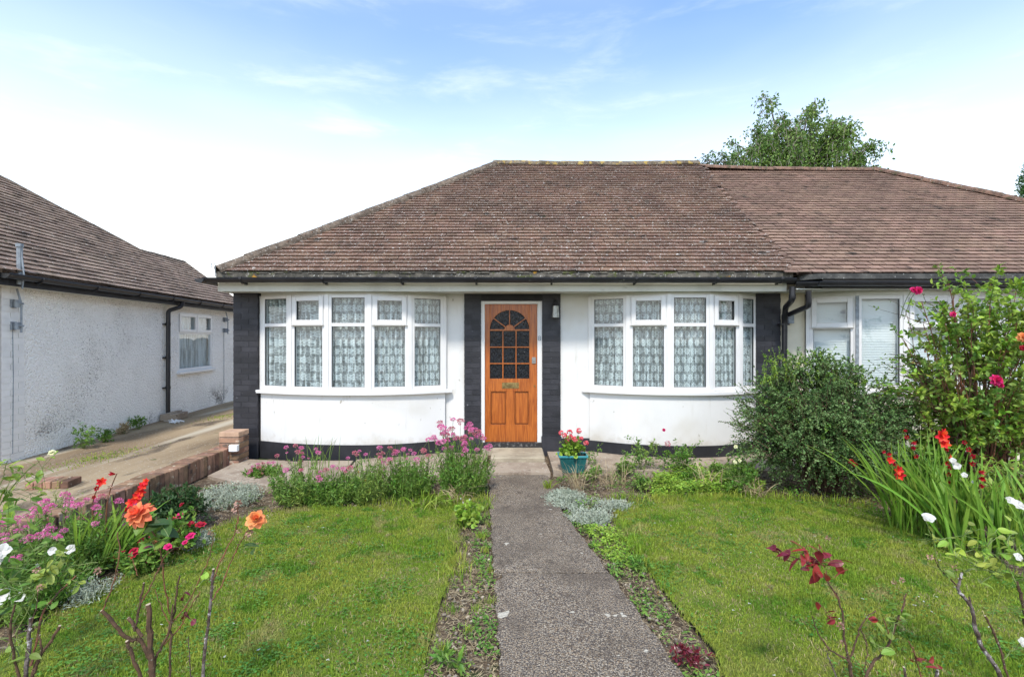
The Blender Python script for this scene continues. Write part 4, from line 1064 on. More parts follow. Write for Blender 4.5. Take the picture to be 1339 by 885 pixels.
def bloom(parent, kind, loc, d=(0,0,1), s=1.0, v=0, name='flower', label=None):
    o = bpy.data.objects.new(name, flower(kind, v)); COL.objects.link(o); o.parent = parent
    o.location = Vector([float(q) for q in loc])-Vector([float(q) for q in WL[parent.name]])
    o.rotation_euler = (Vector([float(q) for q in d]).to_track_quat('Z','Y') @ Matrix.Rotation(random.random()*6,3,'Z').to_quaternion()).to_euler()
    o.scale = (s,s,s)
    if label: o['label'] = label
    return o
def plant(name, label, cat, base, group=None): return thing(name, label, cat, base, group)

# ---- generic bush: woody stems from the base, twigs leaving them, leaves on the twigs
def bush(name, label, cat, base, top, r, nstem, ntwig, nleaf, L, W, lm, sm, prof=TINY, up=.5, spread=.5, droop=.1, twig=.35, shell=.55, stemr=.008, group=None, zmin=.05, extra=None, leafname='foliage', fold=.25, core=0, lm2=None, frac2=.0):
    """r=(rx,ry); top=height; fills an uneven ellipsoid"""
    t = plant(name, label, cat, base, group); base = np.array(base, float)
    gs = Geo(); gl = Geo(); gl2 = Geo(); tips = []
    c = base+np.array([0,0,top*.5])
    lumps = nrm(rng.normal(0,1,(9,3))); lampl = rng.uniform(-.28,.26,9)
    for i in range(nstem):
        a = rng.uniform(0,2*PI); rr = rng.uniform(shell,1)**.6; el = rng.uniform(-.45,1); 
        dirn = nrm([math.cos(a)*math.sqrt(max(0,1-el*el)), math.sin(a)*math.sqrt(max(0,1-el*el)), el])
        k = 1+np.sum(lampl*np.maximum(0, lumps@dirn)**4)
        e = c+dirn*np.array([r[0],r[1],top*.5])*rr*k; e[2] = max(e[2], base[2]+zmin*rng.uniform(.9,1.25))
        b0 = base+np.array([math.cos(a)*r[0]*.15*rng.uniform(0,1), math.sin(a)*r[1]*.15*rng.uniform(0,1), 0])
        mid = (b0+e)/2+np.array([(b0[0]-e[0])*spread*.5, (b0[1]-e[1])*spread*.5, (e[2]-b0[2])*spread*.4])
        pts = bez(b0, mid, e, 8); pts[1:-1] += rng.normal(0,.012,(6,3)); gs.tube(pts, [stemr, stemr*.35], 5, cap=False)
        tips.append(e)
        for j in range(max(1, ntwig//nstem)):
            p, tg = along(pts, 1, .35, 1.0); p = p[0]; dd = nrm(tg[0]*.5+rng.normal(0,.7,3)+dirn*.5+[0,0,.15]); tl = twig*rng.uniform(.5,1.2)
            q = bez(p, p+dd*tl*.55, p+dd*tl+np.array([0,0,-droop*tl]), 5)
            gs.tube(q, [stemr*.3, stemr*.12], 3, cap=False)
            pos, tt = along(q, max(2, nleaf//ntwig), .1, 1.0)
            ld = nrm(tt*.45+rng.normal(0,.6,pos.shape)+[0,0,.1]); s_ = rng.uniform(.65,1.25,len(pos))
            pos = pos+ld*W*.15; pos[:,2] = np.maximum(pos[:,2], base[2]+.01)
            leaves(gl2 if random.random() < frac2 else gl, pos, ld, L*s_, W*s_, prof, fold, up)
    obj('stems', gs, sm, t)
    obj(leafname, gl, lm, t)
    if lm2 is not None and gl2.v: obj(leafname, gl2, lm2, t)
    t_tips = tips
    return t, np.array(tips)

# ================================================================== GRASS AND GROUND COVER (stuff)
def samp(poly, n):
    poly = np.array([p[:2] for p in poly]); lo = poly.min(0); hi = poly.max(0); out = []
    tot = 0
    while tot < n:
        p = rng.uniform(lo, hi, (n,2)); p = p[inpoly(p, poly)]; out.append(p); tot += len(p)
    return np.vstack(out)[:n]
def area(poly):
    p = np.array([q[:2] for q in poly]); x, y = p[:,0], p[:,1]; return abs(np.dot(x,np.roll(y,-1))-np.dot(y,np.roll(x,-1)))/2
def vis(p): return (p[:,1] > 1.7)
def grassgeo(geo, p, z, h, w, lean=.6, cut=True):
    k = len(p); a = rng.uniform(0,2*PI,k); la = rng.uniform(0,2*PI,k); le = np.abs(rng.normal(0,lean,k))
    b = np.stack([p[:,0],p[:,1],z],-1); s = np.stack([np.cos(a),np.sin(a),np.zeros(k)],-1)*(w/2)[:,None]; l = np.stack([np.cos(la),np.sin(la),np.zeros(k)],-1)
    m = b+l*(h*le*.35)[:,None]+np.array([0,0,1])*(h*.6)[:,None]; t = b+l*(h*le)[:,None]+np.array([0,0,1])*(h*np.clip(1-.35*le,.25,1))[:,None]
    V = np.stack([b-s,b+s,m+s*.8,m-s*.8,t],1).reshape(-1,3); q = (np.arange(k)*5)[:,None]
    n0 = geo.n; geo.v.append(V); geo.n += len(V); geo.f.append((q+np.array([[0,1,2,3]])+n0).astype(np.int32)); geo.f.append((q+np.array([[3,2,4]])+n0).astype(np.int32))
for nm, poly in (('grass', lawnL), ('grass', lawnR)):
    n = int(area(poly)*19000); p = samp(poly, n); p = p[vis(p)]
    # patchiness: vary height with low-frequency waves
    hm = .78+.30*np.sin(p[:,0]*3.1+1.3*np.sin(p[:,1]*2.7))+.15*np.sin(p[:,1]*6.1+p[:,0]*4.3)
    h = .029*hm*rng.uniform(.6,1.35,len(p)); w = rng.uniform(.0022,.0042,len(p))*(.75+.13*p[:,1])
    thin = (np.sin(p[:,0]*2.3+1.7*np.sin(p[:,1]*3.1))*np.sin(p[:,1]*2.9+np.sin(p[:,0]*4.1)) > .55) & (rng.uniform(0,1,len(p)) < .45); p, h, w = p[~thin], h[~thin], w[~thin]
    g = Geo(); grassgeo(g, p, np.full(len(p),-.002), h, w)
    # a few coarse tufts and edge fringe
    pa = np.array([q[:2] for q in poly]); ed = []
    for i in range(len(pa)):
        a, b = pa[i], pa[(i+1)%len(pa)]; L_ = np.linalg.norm(b-a); kk = int(L_*300)
        ed.append(a+(b-a)*rng.uniform(0,1,(kk,1))+rng.normal(0,.022,(kk,2)))
    ed = np.vstack(ed); ed = ed[vis(ed)]; grassgeo(g, ed, np.zeros(len(ed)), rng.uniform(.02,.055,len(ed)), rng.uniform(.003,.005,len(ed)), .7)
    tf = samp(poly, 220); tf = tf[vis(tf)]
    tp = np.repeat(tf, 26, 0)+rng.normal(0,.022,(len(tf)*26,2)); grassgeo(g, tp, np.zeros(len(tp)), rng.uniform(.02,.042,len(tp)), rng.uniform(.003,.005,len(tp)), .8)
    tag(obj(nm, g, M['grass']), kind='stuff')
    pd = samp(poly, int(area(poly)*1500)); pd = pd[vis(pd)]; kk = np.sin(pd[:,0]*5.3+np.sin(pd[:,1]*3)*2)*np.sin(pd[:,1]*4.1+1)+rng.normal(0,.5,len(pd)) > -.1; pd = pd[kk]
    gd = Geo(); grassgeo(gd, pd, np.zeros(len(pd)), rng.uniform(.012,.032,len(pd)), rng.uniform(.002,.0038,len(pd)), .9); tag(obj('dry_grass', gd, M['straw']), kind='stuff')
    # broad leaved lawn weeds / clover patches
    g = Geo(); pc = samp(poly, 110); pc = pc[vis(pc)]
    pp = np.vstack([c+rng.normal(0,1,(60,2))*rng.uniform(.04,.16) for c in pc]); pp = pp[inpoly(pp, np.array([q[:2] for q in poly]))]
    pos = np.column_stack([pp, rng.uniform(.012,.028,len(pp))]); a = rng.uniform(0,2*PI,len(pp)); d = np.stack([np.cos(a),np.sin(a),rng.uniform(0,.4,len(pp))],-1)
    leaves(g, pos, d, rng.uniform(.010,.020,len(pp)), rng.uniform(.009,.015,len(pp)), ROUND, .2, .9); tag(obj('clover', g, M['clover']), kind='stuff')
g = Geo()
for poly, n in ((lawnL, 42), (lawnR, 50)):
    p = samp(poly, n); p = p[vis(p)]
    for q in p:
        z = .03; a = rng.uniform(0,2*PI,3); leaves(g, np.tile([q[0],q[1],z],(3,1)), np.stack([np.cos(a),np.sin(a),[.1]*3],-1), rng.uniform(.006,.014,3), .008, OVAL, .2, .9)
tag(obj('fallen_petals', g, M['white_petal']), kind='stuff')
# bare strips each side of the path, beds
stripL = [G(606,650), G(634,650), G(640,690), G(647,760), G(652,885), (-.10,1.6), (-.40,1.6), G(555,885), G(580,790), G(600,730)]
stripR = [G(745,668), G(800,690), G(850,755), G(900,820), G(945,885), (.98,1.6), (.66,1.6), G(893,885), G(830,790), G(770,715)]
bedTL = [G(255,640), G(330,612), G(420,612), G(640,620), G(640,650), G(505,662), G(330,668), G(262,690)]
bedTR = [G(722,622), G(800,612), G(960,612), G(1180,640), G(1180,672), G(960,645), G(806,660), G(760,670)]
bedL = [G(0,700), G(60,668), G(130,664), G(200,668), G(262,665), G(270,700), G(225,722), G(150,762), G(75,800), G(0,858), (-3.4,1.6), (-4.0,2.2)]
bedR = [G(1160,640), G(1339,620), (4.4,4.6), (6.6,5.2), (6.6,2.0), (3.9,2.4), G(1339,760), G(1230,700), G(1180,680)]
g = Geo()
for poly, dn in ((stripL,4200),(stripR,3000),(bedTL,1200),(bedTR,2000),(bedR,900),(bedL,700)):
    p = samp(poly, int(area(poly)*dn)); k = len(p); a = rng.uniform(0,2*PI,k); pos = np.column_stack([p, rng.uniform(-.005,.012,k)])
    leaves(g, pos, np.stack([np.cos(a),np.sin(a),rng.normal(.08,.15,k)],-1), rng.uniform(.015,.07,k), rng.uniform(.0016,.004,k), TINY, .1, .9)
tag(obj('dry_litter', g, M['straw']), kind='stuff')
g = Geo()
for poly, dn in ((stripL,200),(stripR,220),(bedTL,160),(bedTR,180)):
    for q in samp(poly, int(area(poly)*dn)):
        r_ = random.uniform(.004,.011); a_ = random.random()*6; g.obox((q[0],q[1],r_*.5), [math.cos(a_),math.sin(a_),.2], [-math.sin(a_),math.cos(a_),.1], [0,-.2,1], r_, r_*.7, r_*.5)
tag(obj('gravel', g, mat('pale_small_stones', (.36,.30,.22), (.20,.165,.125), 10, island=.6)), kind='stuff')
def cover(poly, dn, h, Lr, Wr, prof, m, nm, clump=None, up=.7):
    g = Geo(); p = samp(poly, int(area(poly)*dn))
    if clump:
        c = samp(poly, clump); dd = np.min(np.linalg.norm(p[:,None]-c[None], axis=2), axis=1); p = p[dd < rng.uniform(.02,.10,len(p))]
    k = len(p); a = rng.uniform(0,2*PI,k); pos = np.column_stack([p, rng.uniform(.0,1,k)**1.3*h*(.6+.4*np.sin(p[:,0]*7)*np.sin(p[:,1]*9))])
    leaves(g, pos, np.stack([np.cos(a),np.sin(a),rng.uniform(0,.9,k)],-1), rng.uniform(*Lr,k), rng.uniform(*Wr,k), prof, .25, up)
    return tag(obj(nm, g, m), kind='stuff')
eL = [(ypts(left_e,d)-.005, d) for d in np.linspace(5.0,1.8,14)]; stripLe = eL+[(x-.14-.04*math.sin(y*9),y) for x,y in eL[::-1]]
eR = [(ypts(right_e,d)+.005, d) for d in np.linspace(4.6,1.8,14)]; stripRe = eR+[(x+.15+.04*math.sin(y*9),y) for x,y in eR[::-1]]
cover(stripLe, 5200, .035, (.014,.032), (.009,.018), OVAL, M['green_mid'], 'creeping_weeds', 26)
cover(stripRe, 6000, .035, (.014,.032), (.009,.018), OVAL, M['green_mid'], 'creeping_weeds', 26)
cover([G(760,688),G(812,690),G(835,735),G(815,765)], 9000, .06, (.016,.034), (.012,.022), OVAL, M['green_bright'], 'creeping_weeds', 20)
cover(stripL, 2200, .03, (.012,.03), (.008,.016), OVAL, M['green_rose'], 'creeping_weeds', 30)
cover(stripR, 2200, .03, (.012,.03), (.008,.016), OVAL, M['green_rose'], 'creeping_weeds', 26)
cover([G(855,628),G(900,616),G(985,616),G(1000,644),G(930,648),G(850,650)], 6500, .16, (.022,.05), (.014,.028), OVAL, M['green_bright'], 'ground_cover')
cover(bedTR, 2600, .09, (.018,.042), (.010,.022), OVAL, M['green_mid'], 'ground_cover', 75)
cover(bedTL, 900, .05, (.02,.045), (.012,.022), OVAL, M['green_mid'], 'ground_cover', 40)
cover(bedL, 1500, .07, (.03,.07), (.01,.022), OVAL, M['green_mid'], 'ground_cover', 60)
cover(bedR, 1300, .07, (.03,.07), (.014,.03), OVAL, M['green_mid'], 'ground_cover', 60)
g = Geo()   # long grass fringe where beds meet the lawn
for a, b in ((G(480,662),G(640,655)),(G(600,690),G(640,660)),(G(800,655),G(1000,650)),(G(600,760),G(590,700)),(G(838,735),G(815,690)),(G(1000,650),G(1150,664))):
    k = int(np.linalg.norm(b-a)*420); p = (a+(b-a)*rng.uniform(0,1,(k,1))+rng.normal(0,.05,(k,3)))[:,:2]
    grassgeo(g, p, np.zeros(k), rng.uniform(.04,.12,k), rng.uniform(.004,.007,k), .6)
for q in samp(stripL, 22):
    k = 30; p = q+rng.normal(0,.018,(k,2)); grassgeo(g, p, np.zeros(k), rng.uniform(.03,.07,k), rng.uniform(.003,.005,k), .6)
for c in (G(290,545,DZ), G(150,595,DZ), G(120,600,DZ)):
    k = 260; p = c[:2]+rng.normal(0,1,(k,2))*[.12,.25]; grassgeo(g, p, np.full(k,DZ), rng.uniform(.012,.03,k), rng.uniform(.006,.010,k), .6)
tag(obj('long_grass', g, M['grass']), kind='stuff')

# ================================================================== SILVER PLANTS
def silver(px, py, rx, ry, h, n, label, ns=40):
    c = G(px,py); t = plant('silver_leaf_plant', label, 'silver plant', c); g = Geo(); gs = Geo()
    for i in range(ns):
        a = rng.uniform(0,2*PI); rr = math.sqrt(rng.uniform(0,1)); b = c+np.array([math.cos(a)*rx*rr, math.sin(a)*ry*rr, 0]); tip = b+np.array([rng.normal(0,.03),rng.normal(0,.03), h*rng.uniform(.5,1)*(1.1-.5*rr)])
        q = wander(b, tip, 5, .1); gs.tube(q, [.003,.0015], 3, cap=False)
        pos, tt = along(q, n//ns, .0, 1.05); pos = pos+rng.normal(0,.014,pos.shape); pos[:,2] = np.abs(pos[:,2]-.003)+.003
        leaves(g, pos, nrm(tt*.7+rng.normal(0,.7,pos.shape)), rng.uniform(.014,.034,len(pos)), rng.uniform(.005,.009,len(pos)), TINY, .2, .5)
    obj('stems', gs, M['silver'], t); obj('foliage', g, M['silver'], t); return t
silver(298,655,.30,.30,.17,4600,'low mound of silver grey foliage beside the upright brick wall, left of the lawn', 150)
silver(250,712,.16,.12,.16,1300,'small silver grey tuft between the dark green shrub and the left lawn edge', 50)
silver(740,654,.19,.27,.055,5200,'mat of silver grey foliage spilling over the right edge of the path', 190)
silver(771,678,.19,.19,.06,3600,'straggly silver grey patch at the near corner of the bed, right of the path', 130)
silver(800,664,.16,.14,.07,1700,'silver grey tuft in front of the teal trough, at the corner of the right lawn', 80)
silver(118,782,.10,.10,.14,700,'little silver sprig under the left flower bed, at the edge of the grass', 30)

def tuft(name, label, c, n, h, r, m, w=.003, cat='dry grass', lean=.35, z=0):
    g = Geo(); c = np.array(c, float)
    for i in range(n):
        a = rng.uniform(0,2*PI); b = c+np.array([math.cos(a),math.sin(a),0])*r*rng.uniform(0,1); hh = h*rng.uniform(.5,1.1); l = rng.normal(0,lean,2)
        p1 = b+[l[0]*hh*.3,l[1]*hh*.3,hh*.7]; p2 = b+[l[0]*hh,l[1]*hh,hh*(1-.25*abs(l).sum())]; ribbon(g, bez(b,p1,p2,6), w*rng.uniform(.6,1.2))
    o = obj(name, g, M[m], loc=c); tag(o, label, cat); return o
# ================================================================== VALERIAN (pink flower clumps)
def valerian(px, py, h, rx, ry, nst, nfl, label, kinds=('pink','pink','dustypink'), leafm='green_mid', headscale=.9, dens=34):
    dens = int(dens*1.75); nst = int(nst*1.5); rx *= 1.15; h *= 1.12
    c = G(px,py); t = plant('valerian_clump', label, 'pink flowers', c, 'valerian clumps in the flower beds'); g = Geo(); gs = Geo(); dead = []
    for i in range(nst):
        a = rng.uniform(0,2*PI); rr = math.sqrt(rng.uniform(0,1)); b = c+np.array([math.cos(a)*rx*rr*.6, math.sin(a)*ry*rr*.6, 0])
        hh = h*rng.choice([rng.uniform(.3,.7), rng.uniform(.6,1.05)])*(1-.35*rr*rr); tip = b+np.array([math.cos(a)*rx*.45*rr+rng.normal(0,.03), math.sin(a)*ry*.45*rr+rng.normal(0,.03), hh])
        q = wander(b, tip, 7, .07); gs.tube(q, [.0035,.0018], 4, cap=False)
        pos, tt = along(q, dens, .0, .82); pos = pos+rng.normal(0,.010,pos.shape)
        leaves(g, pos, nrm(tt*.35+rng.normal(0,.65,pos.shape)+[0,0,.15]), rng.uniform(.018,.052,len(pos)), rng.uniform(.007,.016,len(pos)), OVAL, .25, .45)
        dead.append((tip, nrm(q[-1]-q[-3])))
    order = sorted(range(nst), key=lambda k: -dead[k][0][2]-random.random()*.12)[:nfl]
    obj('stems', gs, M['stem_green'], t); obj('foliage', g, M[leafm], t)
    for k in order:
        tip, d = dead[k]; kd = random.choice(kinds); bloom(t, kd, tip, nrm(d+np.array([0,0,.6])), random.uniform(.65,1.15)*headscale, random.randint(0,2))
        if random.random() < .35: bloom(t, kd, tip+rng.normal(0,.03,3)-[0,0,.03], d, random.uniform(.4,.7)*headscale, random.randint(0,2))
    return t
valerian(346,622,.14,.22,.16,34,12,'low clump of pale pink flowers beside the short brick pillar', ('dustypink','pink'))
valerian(392,655,.50,.26,.30,60,16,'pink flowered clump at the left end of the bed under the left bay window', dens=24, leafm='green_rose')
valerian(435,656,.32,.30,.26,55,9,'bushy green clump with few low pink flowers, second from left under the left bay', dens=34)
valerian(482,652,.50,.28,.30,70,14,'pink flowered clump in the middle of the bed under the left bay window', dens=26, leafm='green_rose')
valerian(540,648,.47,.26,.26,70,12,'grassy looking pink flowered clump just left of the tall one by the door', dens=30)
valerian(603,646,.70,.30,.30,95,46,'tall clump dense with bright pink and magenta flowers left of the door step', ('pink','pink','pink','dustypink'), dens=32, headscale=1.1)
valerian(70,745,.46,.42,.40,90,30,'large clump of magenta flowers in the far left bed by the low brick wall', ('pink',), dens=30)
valerian(20,800,.44,.30,.30,55,11,'magenta flowered clump at the left edge of the photo behind the white roses', ('pink',), dens=34)
valerian(130,722,.38,.24,.24,45,7,'leafy clump with few magenta flowers beside the red spiked plant on the left', ('pink','dustypink'), dens=34)

tuft('seed_stalks', 'wispy green seed stalks with brown tips among the pink flowers under the left bay', G(515,645), 46, .62, .34, 'green_mid', .003, 'tall stalks', .22)
tuft('seed_stalks', 'wispy stalks standing against the black plinth at the left end of the left bay', G(410,632), 34, .58, .30, 'green_rose', .003, 'tall stalks', .22)
# ================================================================== small shrubs, weeds and perennials
bush('box_shrub', 'small dense dark green shrub against the upright brick garden wall', 'shrub', G(236,688), .38, (.22,.20), 40, 240, 4200, .034, .018, M['green_dark'], M['stem_brown'], OVAL, twig=.10, shell=.3, stemr=.005)
def redplant(c, label, r=.2, h=.24, nfl=16):
    t, tips = bush('bedding_plant', label, 'red flowers', c, h, (r,r), 34, 130, 1500, .042, .026, M['green_mid'], M['stem_red'], OVAL, twig=.09, shell=.2, stemr=.004)
    for k in range(nfl): p = tips[k % len(tips)]+rng.normal(0,.015,3)+[0,0,.03]; bloom(t, 'small_red', p, (rng.normal(0,.4),-.5,1), random.uniform(.9,1.6), k % 3)
redplant(G(222,722), 'bushy plant with small crimson flowers beside the dark shrub at the left lawn edge', .22, .30, 18)
redplant(G(185,744), 'plant with cerise red flowers at the foot of the orange flower spikes', .16, .20, 9)
# weeds by the left house wall
for k, (px, py, h, r, lab) in enumerate(((104,586,.34,.20,'largest bushy weed growing at the foot of the white pebbledash wall'), (131,578,.22,.09,'slim green weed at the wall foot, right of the largest weed'), (178,561,.24,.13,'small pale weed at the wall foot nearest the black downpipe'), (158,567,.16,.07,'withered brownish weed between the two small green weeds at the wall foot'))):
    bush('wall_weed', lab, 'weed', G(px,py,DZ)+[0.05,0,0], h, (r,r*.8), 16, 60, 420, .045, .018, M['straw'] if k == 3 else M['green_mid'], M['stem_green'], LANCE, twig=.09, shell=.3, stemr=.003, group='weeds along the wall foot')
# fern-like yellow plant and pale grass on the drive edge
bush('yellowing_weed', 'feathery yellow green weed in front of the short run of brick edging', 'weed', G(78,690), .34, (.16,.14), 22, 110, 900, .022, .005, M['green_yel'], M['stem_green'], TINY, twig=.12, stemr=.003)
# dried grass clumps
for k_, (px,py,h_,r_,lab) in enumerate(((838,640,.16,.12,'low green bed weed behind the silver plant corner of the right lawn'),(775,628,.18,.13,'green bed weed just right of the teal trough foot'),(815,622,.20,.12,'green bed weed on the concrete edge below the thin young rose'),(905,630,.14,.16,'leafy bed weed among the bright ground cover under the right bay'),(940,624,.20,.12,'taller bed weed at the right end of the bright ground cover'))):
    bush('bed_weed', lab, 'weed', G(px,py), h_, (r_,r_), 18, 70, 620, .036, .016, M['green_mid'] if k_ % 2 else M['green_rose'], M['stem_green'], OVAL, twig=.07, shell=.3, stemr=.003, group='weeds in the bed under the right bay')
tuft('dry_grass_clump', 'clump of bleached dry grass in the left bed in front of the magenta flowers', G(30,735), 70, .34, .10, 'straw', .0028)
tuft('dry_grass_clump', 'tangle of bleached dry stalks standing in front of the teal trough', G(752,640), 55, .34, .13, 'straw', .0025, lean=.5)
tuft('dry_grass_clump', 'bleached dry stalks in the bed just right of the teal trough', G(800,636), 60, .36, .22, 'straw', .0025, lean=.5)
tuft('dry_grass_clump', 'thin dry stems rising in front of the right bay plinth beside the yellow rose', G(925,640), 26, .42, .20, 'straw', .0028, lean=.6)
tuft('dry_grass_clump', 'brown withered tuft at the right end of the bed under the left bay', G(598,655), 70, .22, .13, 'straw', .003, lean=.7)
tuft('dry_grass_clump', 'dry yellow stems at the left foot of the big dark green bush', G(985,650), 50, .26, .15, 'straw', .003, lean=.6)
tuft('grass_tuft', 'fresh green grass tuft beside the step at the right of the path', G(716,640), 50, .13, .05, 'grass', .004, 'grass tuft')
tuft('grass_tuft', 'long green grass tuft at the right corner of the left flower bed', G(570,660), 130, .15, .22, 'grass', .0045, 'grass tuft', .7)
# round leaved mallow with white buds by the path
t, tips = bush('mallow_plant', 'round leaved green plant at the left side of the path near the tall pink flowers', 'weed', G(612,684), .20, (.13,.15), 16, 50, 330, .034, .036, M['green_bright'], M['stem_green'], ROUND, twig=.08, shell=.2, stemr=.003)
for k in range(3): bloom(t, 'bud', tips[k]+[0,0,.06], (0,0,1), .8)
bush('leafy_weed', 'small leafy weed at the edge of the right lawn halfway down the path', 'weed', G(838,745), .10, (.09,.07), 12, 40, 260, .036, .014, M['green_mid'], M['stem_green'], LANCE, twig=.06, shell=.2, stemr=.002)
bush('leafy_weed', 'dark maroon leaved weed by the right edge of the path at the bottom', 'weed', G(902,868), .06, (.09,.07), 12, 40, 260, .026, .014, M['maroon_leaf'], M['stem_red'], OVAL, twig=.05, shell=.2, stemr=.002)
bush('leafy_weed', 'broad leaved green weed at the bottom left of the path', 'weed', G(590,872), .07, (.07,.05), 9, 18, 60, .06, .022, M['green_mid'], M['stem_green'], LANCE, twig=.04, shell=.2, stemr=.002)
# young roses under the right bay
t, tips = bush('young_rose', 'thin young rose bush against the black plinth of the right bay, nearer the door', 'rose bush', G(838,618), .50, (.26,.16), 14, 70, 560, .034, .020, M['green_rose'], M['stem_green'], OVAL, twig=.13, shell=.5, stemr=.004)
t, tips = bush('young_rose', 'leafy rose bush with two pink blooms in front of the right bay plinth', 'rose bush', G(886,622), .42, (.24,.18), 22, 100, 1100, .032, .018, M['green_mid'], M['stem_green'], OVAL, twig=.12, shell=.4, stemr=.004)
bloom(t, 'cerise', P(868,562,5.7), (0,-.8,.5), .5); bloom(t, 'dustypink', P(873,580,5.6), (0,-.8,.6), 1.1)
t, tips = bush('young_rose', 'rose bush with pale yellow blooms at the left side of the big dark bush', 'rose bush', G(968,646), .46, (.20,.18), 26, 120, 1300, .030, .016, M['green_mid'], M['stem_green'], OVAL, twig=.12, shell=.3, stemr=.004)
for q in ((962,584),(967,602),(961,604)): bloom(t, 'cream', P(*q,4.95), (rng.normal(0,.3),-1,.4), 1.2)
bush('young_rose', 'sparse seedling growing between the teal trough and the right bay plinth', 'rose bush', G(778,612), .34, (.10,.08), 7, 24, 150, .032, .018, M['green_mid'], M['stem_green'], OVAL, twig=.09, shell=.4, stemr=.003)
# planter
T = thing('planter_trough', 'teal green plastic trough standing on the concrete right of the door step', 'planter', (X_(748.5,5.9), 5.9, .03))
q0 = np.array([X_(748.5,5.9), 5.9, .03]); g = Geo(); hw0, hw1, hd0, hd1, hh = .125, .165, .075, .10, .20
def frus(g, c, a0, b0, z0, a1, b1, z1, caps=True):
    v = [c+np.array([i*a,j*b,z]) for (a,b,z) in ((a0,b0,z0),(a1,b1,z1)) for (i,j) in ((-1,-1),(1,-1),(1,1),(-1,1))]
    g.add(v, [(0,1,5,4),(1,2,6,5),(2,3,7,6),(3,0,4,7)]+([(0,3,2,1)] if caps else []))
frus(g, q0, hw0, hd0, 0, hw1, hd1, hh); frus(g, q0, hw0-.006, hd0-.006, .01, hw1-.006, hd1-.006, hh)
for k in range(7): # ribs on the front
    u = -1+2*(k+.5)/7; g.obox(q0+[u*(hw0+hw1)/2, -(hd0+hd1)/2-.003, hh*.46], [u*.03+.0,-.12,1], [1,0,0], [0,1,0.1], hh*.44, .008, .004)
obj('trough', g, M['teal'], T)
g = Geo(); 
for (x0,x1,y0,y1) in ((-hw1-.012,hw1+.012,-hd1-.012,-hd1+.002),(-hw1-.012,hw1+.012,hd1-.002,hd1+.012),(-hw1-.012,-hw1+.002,-hd1+.003,hd1-.003),(hw1-.002,hw1+.012,-hd1+.003,hd1-.003)): g.box(q0[0]+x0,q0[0]+x1,q0[1]+y0,q0[1]+y1,q0[2]+hh-.012,q0[2]+hh+.012)
bevel(obj('rim', g, mat('pale_teal_rim', (.05,.25,.27), rough=.4), T), .003)
g = Geo(); g.box(q0[0]-hw1+.012,q0[0]+hw1-.012,q0[1]-hd1+.012,q0[1]+hd1-.012,.17,.215); obj('compost', g, M['soil'], T)
t, tips = bush('geranium', 'geranium with salmon red flower heads growing in the teal trough', 'geranium', q0+[0,0,.185], .20, (.155,.09), 26, 80, 420, .040, .046, M['green_bright'], M['stem_green'], ROUND, twig=.07, shell=.3, stemr=.004)
for (px,py) in ((734,566),(741,576),(745,565),(746,571),(757,563),(760,573),(766,579),(738,569),(752,574)): 
    q = P(px,py,5.85+random.uniform(-.05,.05)); bloom(t, 'geran', q, (0,-.5,.8), random.uniform(.75,1.0), random.randint(0,2))
    gg = Geo(); gg.tube(bez(q0+[random.uniform(-.1,.1),0,.2],(q+q0+[0,0,.2])/2,q,5), .003, 4); obj('stem', gg, M['stem_green'], t)

# ================================================================== BIG DARK BUSH (cotoneaster) and climbing rose at the right
cb = np.array([X_(1080,5.15), 5.20, 0])
t, tips = bush('cotoneaster_bush', 'big rounded dark green bush with arching sprays in front of the right neighbour', 'bush', cb, 1.52, (.88,.52), 150, 4200, 115000, .024, .0155, M['green_cot'], M['stem_brown'], OVAL, up=.35, spread=.35, droop=.35, twig=.26, shell=.55, stemr=.007, zmin=.04, lm2=M['green_mid'], frac2=.05)
g = Geo(); gs = Geo()    # long whippy shoots above and to the side
for i in range(135):
    a = rng.uniform(0,2*PI); side = rng.uniform(-1,1); p0 = cb+np.array([side*.78, rng.uniform(-.4,.3), rng.uniform(.6,1.15)*(1-.25*abs(side))])
    d = nrm([side*1.0+rng.normal(0,.3), rng.normal(-.1,.35), rng.uniform(.25,1.3)]); L_ = rng.uniform(.25,.55); q = bez(p0, p0+d*L_*.6, p0+d*L_+[0,0,-.10*rng.uniform(0,1)], 7)
    gs.tube(q, [.0035,.0012], 4, cap=False); pos, tt = along(q, 34, .1, 1.0); leaves(g, pos, nrm(tt*.5+rng.normal(0,.6,pos.shape)), rng.uniform(.012,.022,len(pos)), rng.uniform(.008,.013,len(pos)), OVAL, .25, .3)
obj('arching_shoots', gs, M['stem_brown'], t); obj('shoot_leaves', g, M['green_cot'], t)
g = Geo(); gs = Geo()    # bright yellow green tips standing from the top
for px, n_, ty in ((1010,14,446),(1035,16,452),(1062,10,455),(1085,9,440),(1100,10,468),(1125,12,476),(1150,10,488),(1000,12,470)):
    for i in range(n_//2):
        b = P(px+random.uniform(-12,12), 505, 5.05+random.uniform(-.15,.2)); e = P(px+random.uniform(-16,16), ty+random.uniform(0,26), 5.05+random.uniform(-.1,.1)); q = wander(b, e, 6, .08)
        gs.tube(q, [.003,.0012], 4, cap=False); pos, tt = along(q, 38, .15, 1.0); leaves(g, pos, nrm(tt*.5+rng.normal(0,.6,pos.shape)), rng.uniform(.014,.028,len(pos)), rng.uniform(.009,.015,len(pos)), OVAL, .25, .4)
obj('young_shoots', gs, M['stem_green'], t); obj('young_leaves', g, M['green_bright'], t)
for q in ((1113,603),(1118,607)): bloom(t, 'crimson_r', P(*q,4.68), (0,-1,.3), .6)

